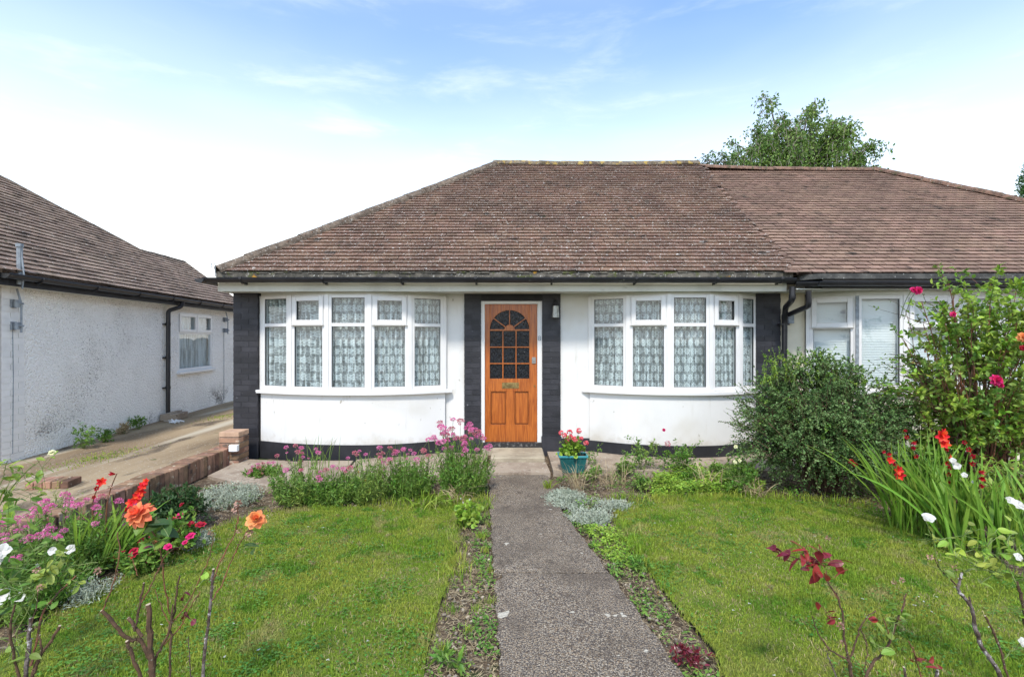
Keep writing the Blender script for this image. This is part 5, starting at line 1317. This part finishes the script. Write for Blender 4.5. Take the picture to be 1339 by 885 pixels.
rb = np.array([X_(1298,4.7), 4.85, 0])
t, tips = bush('climbing_rose', 'tall tangled climbing rose with bright pink blooms at the right edge', 'rose bush', rb, 2.30, (.90,.45), 75, 800, 13000, .056, .034, M['green_rose'], M['stem_red'], OVAL, up=.45, spread=.12, droop=.2, twig=.34, shell=.45, stemr=.010, zmin=1.0, lm2=M['green_bright'], frac2=.32)
g = Geo()
for i in range(46):
    b = rb+np.array([rng.uniform(-.42,.55), rng.uniform(-.2,.2), 0]); e = rb+np.array([rng.uniform(-.55,.75), rng.uniform(-.3,.3), rng.uniform(1.1,2.1)]); g.tube(wander(b,e,9,.05), [rng.uniform(.005,.011),.003], 5, cap=False)
obj('old_canes', g, M['stem_brown'], t)
g = Geo(); gs = Geo()  # leafy top tangle
for i in range(95):
    b = rb+np.array([rng.uniform(-.35,.75), rng.uniform(-.3,.3), rng.uniform(1.5,2.1)]); d = nrm(rng.normal(0,.6,3)+[.0,0,.35]); L_ = rng.uniform(.15,.42); q = bez(b, b+d*L_*.5, b+d*L_+[0,0,-.05], 6)
    gs.tube(q, [.004,.0015], 4, cap=False); pos, tt = along(q, 20, .05, 1); s_ = rng.uniform(.6,1.2,len(pos)); leaves(g, pos, nrm(tt*.4+rng.normal(0,.6,pos.shape)), .055*s_, .034*s_, OVAL, .2, .5)
obj('top_stems', gs, M['stem_green'], t); obj('top_leaves', g, M['green_bright'], t)
for (px,py,s_,k) in ((1302,497,1.15,'cerise'),(1200,380,.85,'cerise'),(1194,379,.6,'cerise'),(1246,411,.6,'cerise'),(1336,441,1.0,'orange'),(1308,504,.6,'cerise'),(1337,455,.6,'crimson_r')):
    q = P(px,py,4.45); bloom(t, k, q, (0,-1,.25), s_*1.15)
    gg = Geo(); gg.tube(bez(q+[.12,.3,-.25], q+[.02,.1,-.02], q, 6), .003, 4); obj('flower_stem', gg, M['stem_green'], t)
g = Geo(); gs = Geo()  # bare twigs reaching left
for i in range(26):
    b = rb+np.array([-.45,rng.uniform(-.2,.2),rng.uniform(.8,1.9)]); e = b+np.array([-rng.uniform(.25,.62), rng.uniform(-.15,.1), rng.uniform(-.1,.35)]); q = wander(b,e,7,.10); gs.tube(q, [.004,.0012], 4, cap=False)
    pos, tt = along(q, 9, .3, 1); leaves(g, pos, nrm(tt+rng.normal(0,.7,pos.shape)), .03, .018, OVAL, .2, .4)
obj('bare_twigs', gs, M['stem_brown'], t); obj('twig_leaves', g, M['green_rose'], t)
# low leafy things under it
bush('leafy_shrub', 'low leafy green shrub between the big dark bush and the climbing rose', 'shrub', np.array([X_(1205,4.9),4.9,0]), .66, (.36,.28), 36, 150, 1400, .060, .042, M['green_mid'], M['stem_green'], OVAL, twig=.22, shell=.3, stemr=.005)
bush('leafy_shrub', 'low spreading shrub with yellowing leaves at the right edge under the climbing rose', 'shrub', np.array([X_(1350,4.2),4.2,0]), .62, (.50,.30), 34, 170, 1500, .060, .030, M['green_yel'], M['stem_red'], OVAL, twig=.22, shell=.3, stemr=.005, lm2=M['green_rose'], frac2=.4)

# ================================================================== GLADIOLI
def glad(name, label, base, n, h, r, lean, spikes, w=.0088, fan=1.0, group=None, mt='strap'):
    t = plant(name, label, 'gladiolus', base, group); base = np.array(base, float); g = Geo()
    for i in range(n):
        a = rng.uniform(0,2*PI); b = base+np.array([math.cos(a)*r[0], math.sin(a)*r[1], 0])*math.sqrt(rng.uniform(0,1)); hh = h*rng.uniform(.55,1.08)
        l = np.array([lean[0]+rng.normal(0,.30)*fan, lean[1]+rng.normal(0,.18)*fan]); bend = rng.uniform(0,.35)
        p2 = b+np.array([l[0]*hh, l[1]*hh, hh*(1-.15*abs(l[0])-bend*.4)]); p1 = b+np.array([l[0]*hh*.35, l[1]*hh*.35, hh*.6]); ribbon(g, bez(b,p1,p2,9), w*rng.uniform(.6,1.1), .3, (1,rng.normal(0,.5),0))
    obj('sword_leaves', g, M[mt], t)
    for sp in spikes:
        pts, fl = sp['pts'], sp['fl']; q = np.array(pts); q = bez(q[0], q[1], q[2], 16); gs = Geo(); gs.tube(q, [.006,.003], 6); obj('flower_spike', gs, M[sp.get('sm','stem_green')], t)
        for (t_, kind, s_) in fl:
            i = t_*(len(q)-1); k = min(int(i), len(q)-2); p = q[k]+(q[k+1]-q[k])*(i-k); d = nrm([sp.get('dx',-.5)+rng.normal(0,.35), -.8, .25+rng.normal(0,.2)]); bloom(t, kind, p+d*.008, d, s_, random.randint(0,1))
    return t
D_ = 4.05
def spk(b, m, e, fl, **k): return dict(pts=[b,m,e], fl=fl, **k)
base = np.array([X_(1215,4.1),4.1,0])
glad('gladiolus', 'clump of sword leaves with red flower spikes beside the big dark bush', base, 150, .86, (.30,.22), (-.05,-.02), [
    spk(base+[-.1,0,.3], P(1190,640,4.0), P(1153,588,3.95), [(.62,'floret',.9),(.72,'floret',.9),(.8,'floret_bud',1),(.86,'floret',.7),(.93,'floret_bud',1),(.99,'floret_bud',.8)], dx=-.2),
    spk(base+[0,0,.3], P(1200,600,4.1), P(1183,565,4.05), [(.6,'floret_bud',1),(.7,'floret_bud',1),(.8,'floret_bud',1),(.9,'floret_bud',1),(1,'floret_bud',.8)]),
    spk(base+[.1,0,.2], P(1255,640,4.0), P(1229,566,4.0), [(.5,'floret_bud',1),(.58,'floret_bud',1),(.64,'floret_bud',1.1),(.7,'floret_bud',1.1),(.76,'floret',.8),(.83,'floret_bud',1),(.9,'floret',.9),(.97,'floret',1.1),(1,'floret',.9)])])
base = np.array([X_(1283,3.75),3.75,0])
gl2 = glad('gladiolus', 'clump of broad bright sword leaves with white and deep red flowers, right of the lawn', base, 80, .76, (.34,.20), (-.08,0), [
    spk(base+[0,0,.2], P(1290,640,3.7), P(1262,578,3.7), [(.5,'floret_bud',1),(.6,'floret_bud',1.1),(.68,'floret_bud',1.1),(.76,'floret_bud',1.1),(.84,'floret_bud',1.1),(.92,'floret_bud',1.1),(1,'floret_bud',.9)])], w=.0135, fan=1.1)
for (px,py,s_) in ((1251,609,1.15),(1246,602,.9),(1261,621,.85),(1273,630,.55)): bloom(gl2, 'open_white', P(px,py,3.6), (-.5,-.7,.4), s_*.7)
base = np.array([X_(1345,3.6),3.6,0])
glad('gladiolus', 'sword leaves at the right edge of the photo, without flowers', base, 40, .70, (.25,.2), (-.1,0), [], w=.012)
# left one with orange-red spikes
base = np.array([X_(142,3.55),3.55,0])
glad('gladiolus', 'plant with orange red flower spikes leaning over the low brick wall on the left', base, 60, .50, (.20,.16), (.22,0), [
    spk(base+[0,0,.15], P(160,676,3.5), P(194,628,3.45), [(.55,'floret_bud',1),(.68,'floret',.8),(.74,'floret',.8),(.80,'floret',.8),(.86,'floret',.8),(.92,'floret',.7),(.98,'floret',.6)], dx=.5, sm='stem_red'),
    spk(base+[-.05,0,.15], P(108,662,3.5), P(134,628,3.5), [(.7,'floret_bud',.8),(.85,'floret_bud',1),(.97,'floret',.75)], dx=.2, sm='stem_red'),
    spk(base+[0,0,.15], P(132,660,3.5), P(153,619,3.5), [(.99,'floret_bud',.9),(.8,'dead',1),(.65,'dead',1)], sm='stem_red'),
    spk(base+[.02,0,.2], P(172,680,3.45), P(183,668,3.4), [(.6,'floret_bud',1),(.8,'floret_bud',1.1),(1,'floret_bud',1)], dx=.4)], w=.0085, mt='strap')
# ================================================================== FOREGROUND ROSES, pruned
def traced(name, label, D, base, canes, leavesets=(), flowers=(), cutends=True, group=None):
    """canes: list of (list of (px,py,dD)), r0, r1, material key, cut)"""
    t = plant(name, label, 'rose bush', base, group)
    for (pts, r0, r1, mk, cut) in canes:
        q = np.array([P(px,py,D+dd) for (px,py,dd) in pts])
        s = np.linspace(0,len(q)-1,len(q)*4); qq = np.stack([np.interp(s, np.arange(len(q)), q[:,k]) for k in range(3)],-1); qq[1:-1] = (qq[:-2]+qq[1:-1]*2+qq[2:])/4
        qq[1:-1] += rng.normal(0,.0016,qq[1:-1].shape)
        g = Geo(); rr = np.linspace(r0,r1,len(qq))*.84*(1+rng.normal(0,.09,len(qq))); g.tube(qq, rr, 8)
        k = int(np.sum(np.linalg.norm(np.diff(qq,axis=0),axis=1))*38)
        if r0 > .0025 and k: # thorns
            pos, tt = along(qq, k, .05,.95); dd_ = nrm(np.cross(tt, rng.normal(0,1,tt.shape))); leaves(g, pos+dd_*r1*.8, dd_-tt*.2, .008, .005, TINY, .8, 0)
        o = obj('cane', g, M[mk], t, smooth=False)
        if cut: g = Geo(); d = nrm(qq[-1]-qq[-2]); g.tube([qq[-1]+d*.0005, qq[-1]+d*.002], r1*.80, 8); obj('cut_end', g, M['cut_wood'], o)
    for (px,py,dd,n,L_,W_,mk,spread) in leavesets:
        c = P(px,py,D+dd); g = Geo(); gs = Geo()
        for k in range(n):
            p = c+rng.normal(0,spread,3)*[1,.7,.8]; d = nrm(rng.normal(0,1,3)*[1,.6,.5]+[0,0,.0]); e = p-d*L_*.4; gs.tube([c+(e-c)*.0, (c+e)/2+[0,0,.004], e], .0012, 4, cap=False)
            leaves(g, [e], [d], L_*random.uniform(.7,1.1), W_*random.uniform(.8,1.1), [(.12,.30),(.32,.47),(.55,.48),(.8,.28)], .22, .55, .25)
        obj('leaves', g, M[mk], t); obj('leaf_stalks', gs, M['stem_red'] if 'red' in mk or 'maroon' in mk else M['stem_green'], t)
    for (px,py,dd,kind,s_,d) in flowers: bloom(t, kind, P(px,py,D+dd), d, s_)
    return t
Dl = 1.95
traced('pruned_rose', 'nearly bare pruned rose bush with coral and orange blooms in front of the left lawn', Dl, (X_(215,Dl),Dl,0), [
  ([(205,1000,0),(200,885,0),(196,840,0),(194,790,0)], .016,.011,'stem_brown',True),
  ([(203,940,0),(200,870,0),(183,833,0),(172,838,-.01),(155,822,-.03),(133,798,-.05)], .011,.007,'stem_brown',True),
  ([(133,799,-.05),(148,765,-.04),(156,730,-.03),(154,695,-.02)], .0032,.0022,'stem_red',False),
  ([(186,832,0),(168,808,.02)], .0085,.0075,'stem_brown',True),
  ([(190,1000,0),(185,885,-.03),(170,850,-.05),(166,838,-.05)], .009,.007,'stem_brown',True),
  ([(176,825,0),(182,795,.02),(188,762,.03)], .0055,.0045,'stem_brown',True),
  ([(182,795,.02),(200,760,.04),(213,730,.05),(227,716,.06),(240,715,.06)], .0035,.002,'stem_red',False),
  ([(200,960,0),(202,860,.02),(215,840,.03),(228,800,.04),(233,765,.04),(235,752,.04)], .0065,.0035,'stem_brown',False),
  ([(224,815,.04),(245,790,.05),(262,755,.06),(275,725,.07),(279,696,.07)], .0035,.002,'stem_red',False),
  ([(215,842,.03),(235,820,.03),(250,790,.03),(262,773,.03)], .0035,.002,'stem_red',False),
  ([(225,1000,0),(222,885,.01),(224,830,.02),(226,790,.03)], .006,.004,'stem_brown',False),
  ([(262,1000,0),(265,880,0),(272,820,0),(277,770,0),(279,744,0)], .0085,.006,'stem_grey',True),
  ([(277,765,0),(285,740,.01),(298,715,.02),(308,695,.03),(312,676,.03),(311,660,.03)], .0036,.0022,'stem_red',False),
  ([(277,785,0),(290,765,.02),(300,740,.04),(310,715,.05),(322,697,.05),(330,684,.05)], .0034,.002,'stem_red',False),
  ([(222,802,.02),(216,770,.0),(211,730,-.03),(205,700,-.05),(190,688,-.06)], .0038,.0024,'stem_red',False),
  ([(180,752,.02),(176,740,.02),(172,722,.02)], .002,.0016,'stem_red',False),
  ([(250,900,0),(248,860,0),(246,832,0)], .003,.002,'stem_grey',False),
  ([(222,815,.03),(210,790,.03),(203,770,.03)], .0025,.0015,'stem_red',False),
 ], [(196,700,-.05,5,.075,.055,'green_mid',.022),(212,688,-.06,4,.085,.062,'green_dark',.015),(320,716,.05,3,.055,.030,'green_dark',.015),(243,805,.04,4,.035,.026,'maroon_leaf',.02),(268,757,.06,3,.035,.030,'green_bright',.015),(205,712,-.04,5,.035,.022,'maroon_leaf',.02),(172,722,.02,2,.04,.03,'green_mid',.01),(238,785,.04,3,.03,.02,'maroon_leaf',.015)],
 [(183,673,-.06,'ruffled',.95,(-.3,-.6,.7)),(335,680,.05,'orange',.95,(.2,-.6,.7)),(326,697,.05,'dead',.9,(0,0,1)),(311,658,.03,'dead',1.0,(0,0,1)),(308,666,.03,'dead',.9,(0,0,1)),(275,697,.07,'dead',.6,(0,0,1)),(313,694,.03,'dead',.7,(0,0,1))])
Dk = 2.05
traced('pruned_rose', 'brown stemmed rose bush with yellowing leaves in the bottom left corner', Dk, (X_(25,Dk),Dk,0), [
  ([(30,1000,0),(33,885,0),(38,840,0),(40,808,0)], .012,.008,'stem_grey',False),
  ([(35,900,0),(50,860,.02),(65,840,.03),(78,818,.04)], .009,.0065,'stem_brown',True),
  ([(40,870,0),(48,840,.02),(55,800,.05),(75,775,.08),(100,752,.12)], .006,.0035,'stem_red',False),
  ([(30,900,0),(18,860,-.02),(12,820,-.04),(20,790,-.04)], .007,.004,'stem_brown',False),
  ([(25,860,0),(12,830,.02),(25,800,.04),(60,760,.08),(90,740,.1),(128,735,.1)], .0035,.0018,'stem_green',False),
  ([(20,830,0),(45,780,.03),(60,745,.04),(85,722,.05),(95,715,.05)], .0028,.0015,'stem_green',False),
  ([(45,880,0),(55,850,-.02),(52,830,-.02)], .005,.004,'stem_brown',True),
  ([(100,752,.12),(112,745,.12),(127,742,.12)], .0025,.0015,'stem_green',False),
  ([(40,820,0),(48,792,.0),(50,770,.0)], .003,.0018,'stem_brown',False),
 ], [(65,752,.05,10,.055,.026,'green_yel',.035),(85,735,.08,9,.055,.024,'green_yel',.035),(30,775,.02,12,.06,.028,'green_mid',.05),(20,835,.02,8,.055,.026,'green_rose',.05),(45,720,.05,9,.055,.026,'green_rose',.05),(100,760,.1,4,.045,.02,'green_yel',.03),(15,800,0,6,.06,.03,'green_mid',.04),(62,790,.05,3,.05,.025,'green_mid',.03)],
 [(128,746,.12,'dead',.9,(0,0,1)),(52,768,0,'dead',.8,(0,0,1)),(48,745,.0,'dead',.8,(0,0,1))])
t = traced('white_rose', 'rose with open white blooms cut by the left edge of the photo', 2.35, (X_(-30,2.35),2.35,0), [
  ([(-30,1000,0),(-20,850,0),(-5,780,0),(2,722,0)], .006,.003,'stem_green',False),
  ([(-20,850,0),(5,800,0),(24,782,0)], .004,.002,'stem_green',False), ([(-5,780,0),(40,730,.05),(72,700,.1),(78,690,.1)], .003,.0015,'stem_green',False),
 ], [(-2,740,0,13,.07,.034,'green_mid',.06),(10,760,0,13,.07,.03,'green_mid',.07),(40,770,.05,12,.06,.026,'green_rose',.07),(10,690,.1,12,.07,.022,'green_mid',.08),(30,700,.1,8,.06,.028,'green_mid',.07),(-5,800,0,8,.07,.034,'green_mid',.06)],
 [(3,720,-.03,'open_white',1.05,(.4,-.8,.4)),(-2,733,-.03,'open_white',.6,(.2,-.8,.2)),(3,779,-.03,'open_white',1.1,(.3,-.8,.3)),(26,780,-.03,'open_white',.65,(.3,-.6,.2)),(69,720,.1,'open_white',.62,(.2,-.7,.5)),(92,718,.1,'open_white',.7,(.2,-.7,.5)),(50,742,.1,'bud',1.0,(0,-.3,1))])
t = traced('leafy_shrub', 'arching bright green leafy branch entering at the left edge above the magenta flowers', 2.9, (X_(-60,2.9),2.9,0), [
  ([(-60,1000,0),(-50,800,0),(-20,690,0),(12,640,0),(38,612,0),(52,603,0)], .007,.002,'stem_green',False),
  ([(-20,690,0),(-5,650,0),(5,620,0),(10,602,0)], .004,.002,'stem_green',False), ([(12,640,0),(38,640,0),(60,628,0)], .003,.0015,'stem_green',False),
 ], [(30,618,0,12,.075,.032,'green_bright',.07),(8,640,0,12,.08,.036,'green_mid',.08),(55,612,0,7,.07,.026,'green_bright',.06),(-5,605,0,8,.08,.036,'green_bright',.07),(10,672,0,9,.09,.05,'green_bright',.08),(40,645,.1,9,.06,.022,'green_yel',.08)],
 [(68,592,0,'cream',1.2,(0,-.5,.8)),(54,598,0,'dead',.8,(0,0,1))])
t['category'] = 'shrub'
# right foreground
Dr = 2.05
traced('pruned_rose', 'rose bush with crimson young leaves at the bottom of the right lawn', Dr, (X_(1115,Dr),Dr,0), [
  ([(1118,1000,0),(1115,900,0),(1112,868,0),(1108,855,0)], .010,.007,'stem_brown',False),
  ([(1110,862,0),(1104,835,0),(1102,805,0),(1096,780,.0),(1078,755,.01),(1060,738,.02),(1040,728,.02),(1018,724,.02)], .0055,.002,'stem_brown',False),
  ([(1096,782,0),(1084,765,.01),(1080,745,.02)], .003,.002,'stem_red',False),
  ([(1110,862,0),(1085,850,.02),(1070,828,.03),(1062,805,.03)], .005,.0022,'stem_brown',False),
  ([(1112,858,0),(1120,838,0),(1125,820,0),(1135,805,0),(1145,798,.02)], .0045,.0022,'stem_brown',False),
  ([(1130,960,0),(1132,885,0),(1145,862,.02),(1162,845,.02),(1172,815,.02),(1182,790,.02),(1185,776,.02)], .008,.003,'stem_brown',False),
  ([(1165,840,.02),(1160,822,.0),(1155,808,.0)], .003,.002,'stem_red',False),
  ([(1210,960,0),(1205,885,0),(1198,860,0),(1188,838,0)], .005,.0025,'stem_red',False),
  ([(1185,930,0),(1184,885,0),(1182,872,0)], .006,.005,'stem_grey',True), ([(1225,940,0),(1224,890,0),(1226,876,0)], .009,.007,'stem_grey',True),
  ([(1125,820,0),(1135,845,0),(1130,880,0)], .003,.002,'stem_brown',False),
  ([(1100,900,0),(1088,870,0),(1080,850,0)], .004,.0022,'stem_grey',False),
 ], [(1052,722,.02,8,.080,.032,'red_leaf',.034),(1074,735,.02,8,.080,.032,'red_leaf',.036),(1022,722,.02,7,.060,.030,'maroon_leaf',.015),(1090,738,.02,7,.07,.030,'red_leaf',.025),(1062,742,.02,5,.08,.034,'red_leaf',.02),(1085,805,.0,5,.052,.024,'red_leaf',.025),(1144,808,.02,2,.045,.03,'red_leaf',.01),(1170,815,.0,6,.055,.036,'green_rose',.03),(1150,845,.0,4,.055,.036,'green_mid',.03),(1206,862,0,6,.055,.026,'red_leaf',.025),(1168,797,.0,4,.04,.03,'green_mid',.02)],
 [(1169,761,.02,'dead',.6,(0,0,1)),(1180,758,.02,'dead',.6,(0,0,1)),(1083,703,.02,'dead',.7,(0,0,1)),(1099,818,.0,'dead',.9,(0,-1,.2)),(1102,840,.0,'dead',.7,(0,-1,.2))])
Dq = 2.15
traced('pruned_rose', 'gnarled grey lichened rose stem with pale yellow green leaves in the bottom right corner', Dq, (X_(1320,Dq),Dq,0), [
  ([(1325,1000,0),(1312,890,0),(1296,862,0),(1283,845,0),(1275,820,0),(1271,795,0),(1262,782,0),(1252,772,0),(1254,762,0),(1258,748,0)], .013,.006,'stem_grey',False),
  ([(1271,796,0),(1269,788,0),(1268,780,0)], .006,.004,'stem_grey',False),
  ([(1252,765,0),(1240,755,.01),(1228,742,.02),(1222,728,.02)], .004,.002,'stem_brown',False),
  ([(1255,750,0),(1270,744,.02),(1290,745,.03),(1310,748,.04)], .0032,.0015,'stem_green',False),
  ([(1228,740,.02),(1220,705,.03),(1208,676,.04)], .0025,.0015,'stem_green',False),
  ([(1330,960,0),(1318,885,.02),(1306,842,.03),(1294,815,.03),(1288,805,.03)], .006,.0045,'stem_brown',True),
  ([(1312,862,.02),(1325,848,.02),(1345,835,.02)], .003,.002,'stem_green',False), ([(1294,815,.03),(1303,790,.03),(1308,770,.03)], .002,.0012,'stem_green',False),
  ([(1350,900,0),(1342,820,0),(1336,780,0),(1330,760,0)], .009,.006,'stem_brown',False),
  ([(1330,765,0),(1318,740,.02),(1300,725,.04),(1285,715,.05)], .003,.0015,'stem_green',False),
 ], [(1225,705,.03,11,.046,.027,'green_yel',.035),(1250,728,.0,13,.048,.028,'green_bright',.035),(1280,742,.03,14,.048,.028,'green_yel',.035),(1305,748,.03,13,.050,.028,'green_yel',.04),(1290,715,.05,14,.050,.029,'green_bright',.04),(1325,725,.03,14,.050,.030,'green_bright',.045),(1240,750,.0,8,.044,.026,'green_mid',.03),(1260,700,.08,10,.046,.026,'green_yel',.05),(1335,800,0,7,.045,.027,'green_bright',.035),(1320,700,.1,7,.045,.025,'green_yel',.05),(1340,760,0,6,.045,.027,'green_mid',.04)],
 [(1214,677,.0,'open_white',.75,(-.2,-.5,.8)),(1331,728,.0,'open_white',.55,(0,-.8,.5)),(1337,839,.0,'open_white',.6,(0,-.8,.4)),(1248,742,0,'dead',.7,(0,0,1)),(1216,728,.02,'dead',.8,(0,0,1)),(1331,660,.2,'open_white',.8,(0,-.6,.6)),(1322,655,.2,'open_white',.7,(0,-.6,.6))])
# low pink petal blooms lying in the left lawn
g = Geo()
# ================================================================== TREES
def tree(name, label, base, trunk_h, trunk_r, crown_c, crown_r, nlimb, ntwig, nleaf, L, W, lm, tm, weep=.5, group=None, conif=False):
    t = plant(name, label, 'tree', base, group); base = np.array(base, float); crown_c = np.array(crown_c, float); g = Geo(); gl = Geo()
    topz = base+np.array([(crown_c[0]-base[0])*.8, 0, trunk_h]); tr = wander(base, topz, 10, .02); g.tube(tr, [trunk_r, trunk_r*.2], 8)
    lum = nrm(rng.normal(0,1,(10,3))); la = rng.uniform(-.22,.18,10)
    for i in range(nlimb):
        d = nrm(rng.normal(0,1,3)); 
        k = 1+np.sum(la*np.maximum(0, lum@d)**5); e = crown_c+d*np.array(crown_r)*rng.uniform(.62,1.0)*k
        zz = np.clip((e[2]-crown_r[2]*.8-base[2])/trunk_h, .25, .95)*9; j = int(min(8, zz)); s0 = tr[j]+(tr[j+1]-tr[j])*(zz-j)
        lim = bez(s0, (s0+e)/2+[0,0,.5], e, 8); lim[1:-1] += rng.normal(0,.10,(6,3)); g.tube(lim, [trunk_r*.30, trunk_r*.06], 5, cap=False)
        for q in range(ntwig):
            p, tg = along(lim, 1, .35, 1.0); dd = nrm(rng.normal(0,1,3)+tg[0]*.5+[0,0,.1]); Lw = rng.uniform(.4,1.0)
            tw = bez(p[0], p[0]+dd*Lw*.6, p[0]+dd*Lw*.8+[0,0,-weep*Lw], 6); g.tube(tw, [.014,.005], 3, cap=False)
            pos, tt = along(tw, nleaf, .1, 1.0); pos = pos+rng.normal(0,.07,pos.shape); s_ = rng.uniform(.6,1.25,len(pos))
            leaves(gl, pos, nrm(rng.normal(0,.7,pos.shape)+[0,0,-.5*weep]), L*s_, W*s_, OVAL, .2, .15)
    obj('trunk', g, tm, t); obj('crown', gl, lm, t); return t
Db = 20.5
cc = P(1052,190,Db)
tree('birch_tree', 'weeping birch tree rising behind the ridge of the right hand roof', (cc[0],Db,0), 10.6, .22, cc+[-.45,0,-1.4], (3.5,2.4,3.9), 115, 26, 30, .12, .075, M['birch'], M['bark'], 1.0)
cs = P(930,219,18)
tree('sapling', 'thin twiggy tree top just showing over the ridge left of the birch', (cs[0],18,0), 7.6, .08, cs+[0,0,-.9], (.75,.6,1.35), 22, 10, 26, .085, .055, M['green_dark'], M['bark'], .4)
# conifer
ck = P(1352,208,25); t = plant('conifer_tree', 'bright green conifer at the right edge of the photo beyond the roof', 'tree', (ck[0],25,0)); g = Geo(); gl = Geo()
g.tube([(ck[0],25,0),(ck[0],25,ck[2])], [.2,.03], 8)
H_ = ck[2]
for i in range(520):
    z = H_*(1-rng.uniform(0,1)**.75*.9); rr = (H_-z)*.30+.15; rr *= rng.uniform(.75,1.12); a = rng.uniform(0,2*PI); b = np.array([ck[0],25,z]); e = b+[math.cos(a)*rr, math.sin(a)*rr, rr*.12]
    q = bez(b, (b+e)/2+[0,0,-.1], e, 6); g.tube(q, [.02,.006], 3, cap=False); pos, tt = along(q, 60, .2, 1.02); pos = pos+rng.normal(0,.09,pos.shape); leaves(gl, pos, nrm(tt+rng.normal(0,.5,pos.shape)+[0,0,.3]), rng.uniform(.08,.17,len(pos)), .05, TINY, .2, .3)
obj('trunk', g, M['bark'], t); obj('crown', gl, M['conifer'], t)
# ================================================================== camera, light, sky
cam = bpy.data.cameras.new('camera'); co = bpy.data.objects.new('camera', cam); COL.objects.link(co)
cam.sensor_width = 36; cam.lens = 36*F/1339; cam.clip_start = .05; cam.clip_end = 5000
co.location = (0,0,EYE); co.rotation_euler = (PI/2,0,0); scene.camera = co
SUN_EL, SUN_AZ = R(54), R(-8)       # azimuth measured from behind the camera towards the right
sd_ = Vector((math.sin(SUN_AZ)*math.cos(SUN_EL), -math.cos(SUN_AZ)*math.cos(SUN_EL), math.sin(SUN_EL)))
sl_ = bpy.data.lights.new('sun','SUN'); sl_.energy = 1.65; sl_.angle = R(7); sl_.color = (1,.94,.86)
so = bpy.data.objects.new('sun', sl_); COL.objects.link(so); so.rotation_euler = sd_.to_track_quat('Z','Y').to_euler()
w = bpy.data.worlds.new('World'); scene.world = w; w.use_nodes = True
class WT(NT):
    def __init__(s, nt): s.nt = nt; s.N = nt.nodes; s.L = nt.links
W = WT(w.node_tree); bg = W.N['Background']; outw = W.N['World Output']
sky = W.node('ShaderNodeTexSky', sky_type='NISHITA'); sky.sun_disc = False; sky.sun_elevation = SUN_EL; sky.sun_rotation = PI-SUN_AZ
sky.air_density = 1.0; sky.dust_density = .6; sky.ozone_density = 1.5; sky.altitude = 50
W.lk(sky.outputs[0], bg.inputs[0]); bg.inputs[1].default_value = .125
W.lk(W.mix(1.0, sky.outputs[0], (.86,1.03,1.10), 'MULTIPLY'), bg.inputs[0])
tc = W.node('ShaderNodeTexCoord').outputs['Generated']; sp = W.node('ShaderNodeSeparateXYZ'); W.lk(tc, sp.inputs[0])
n1 = W.noise(W.vscale(tc, (1,1,3.2)), 1.5, 3, .5, .4); n2 = W.noise(W.vscale(tc, (1.6,1.6,7)), 2.6, 6, .6, .3)
hz = W.math('ADD', W.math('MULTIPLY', W.math('SUBTRACT', 1.0, W.ss(sp.outputs[2], .08, .58)), .50), W.math('MULTIPLY', W.math('SUBTRACT', 1.0, W.ss(sp.outputs[2], .04, .24)), .40))
m = W.math('ADD', W.math('MULTIPLY', n1, .25), W.math('ADD', W.math('MULTIPLY', W.ss(n2, .50,.80), .14), W.math('MULTIPLY_ADD', hz, 1.0, -.06)))
mask = W.math('MINIMUM', W.math('MAXIMUM', m, .0), .97)
cb_ = W.node('ShaderNodeBackground'); cb_.inputs[0].default_value = (1,.975,.92,1); cb_.inputs[1].default_value = .88
mx = W.node('ShaderNodeMixShader'); W.lk(mask, mx.inputs[0]); W.lk(bg.outputs[0], mx.inputs[1]); W.lk(cb_.outputs[0], mx.inputs[2]); W.lk(mx.outputs[0], outw.inputs[0])
scene.render.engine = 'CYCLES'
scene.view_settings.view_transform = 'Standard'; scene.view_settings.look = 'None'; scene.view_settings.gamma = 1; scene.view_settings.use_curve_mapping = False
scene.view_settings.exposure = 1.28
scene.cycles.transparent_max_bounces = 16; scene.cycles.max_bounces = 6
scene.cycles.sample_clamp_indirect = 8
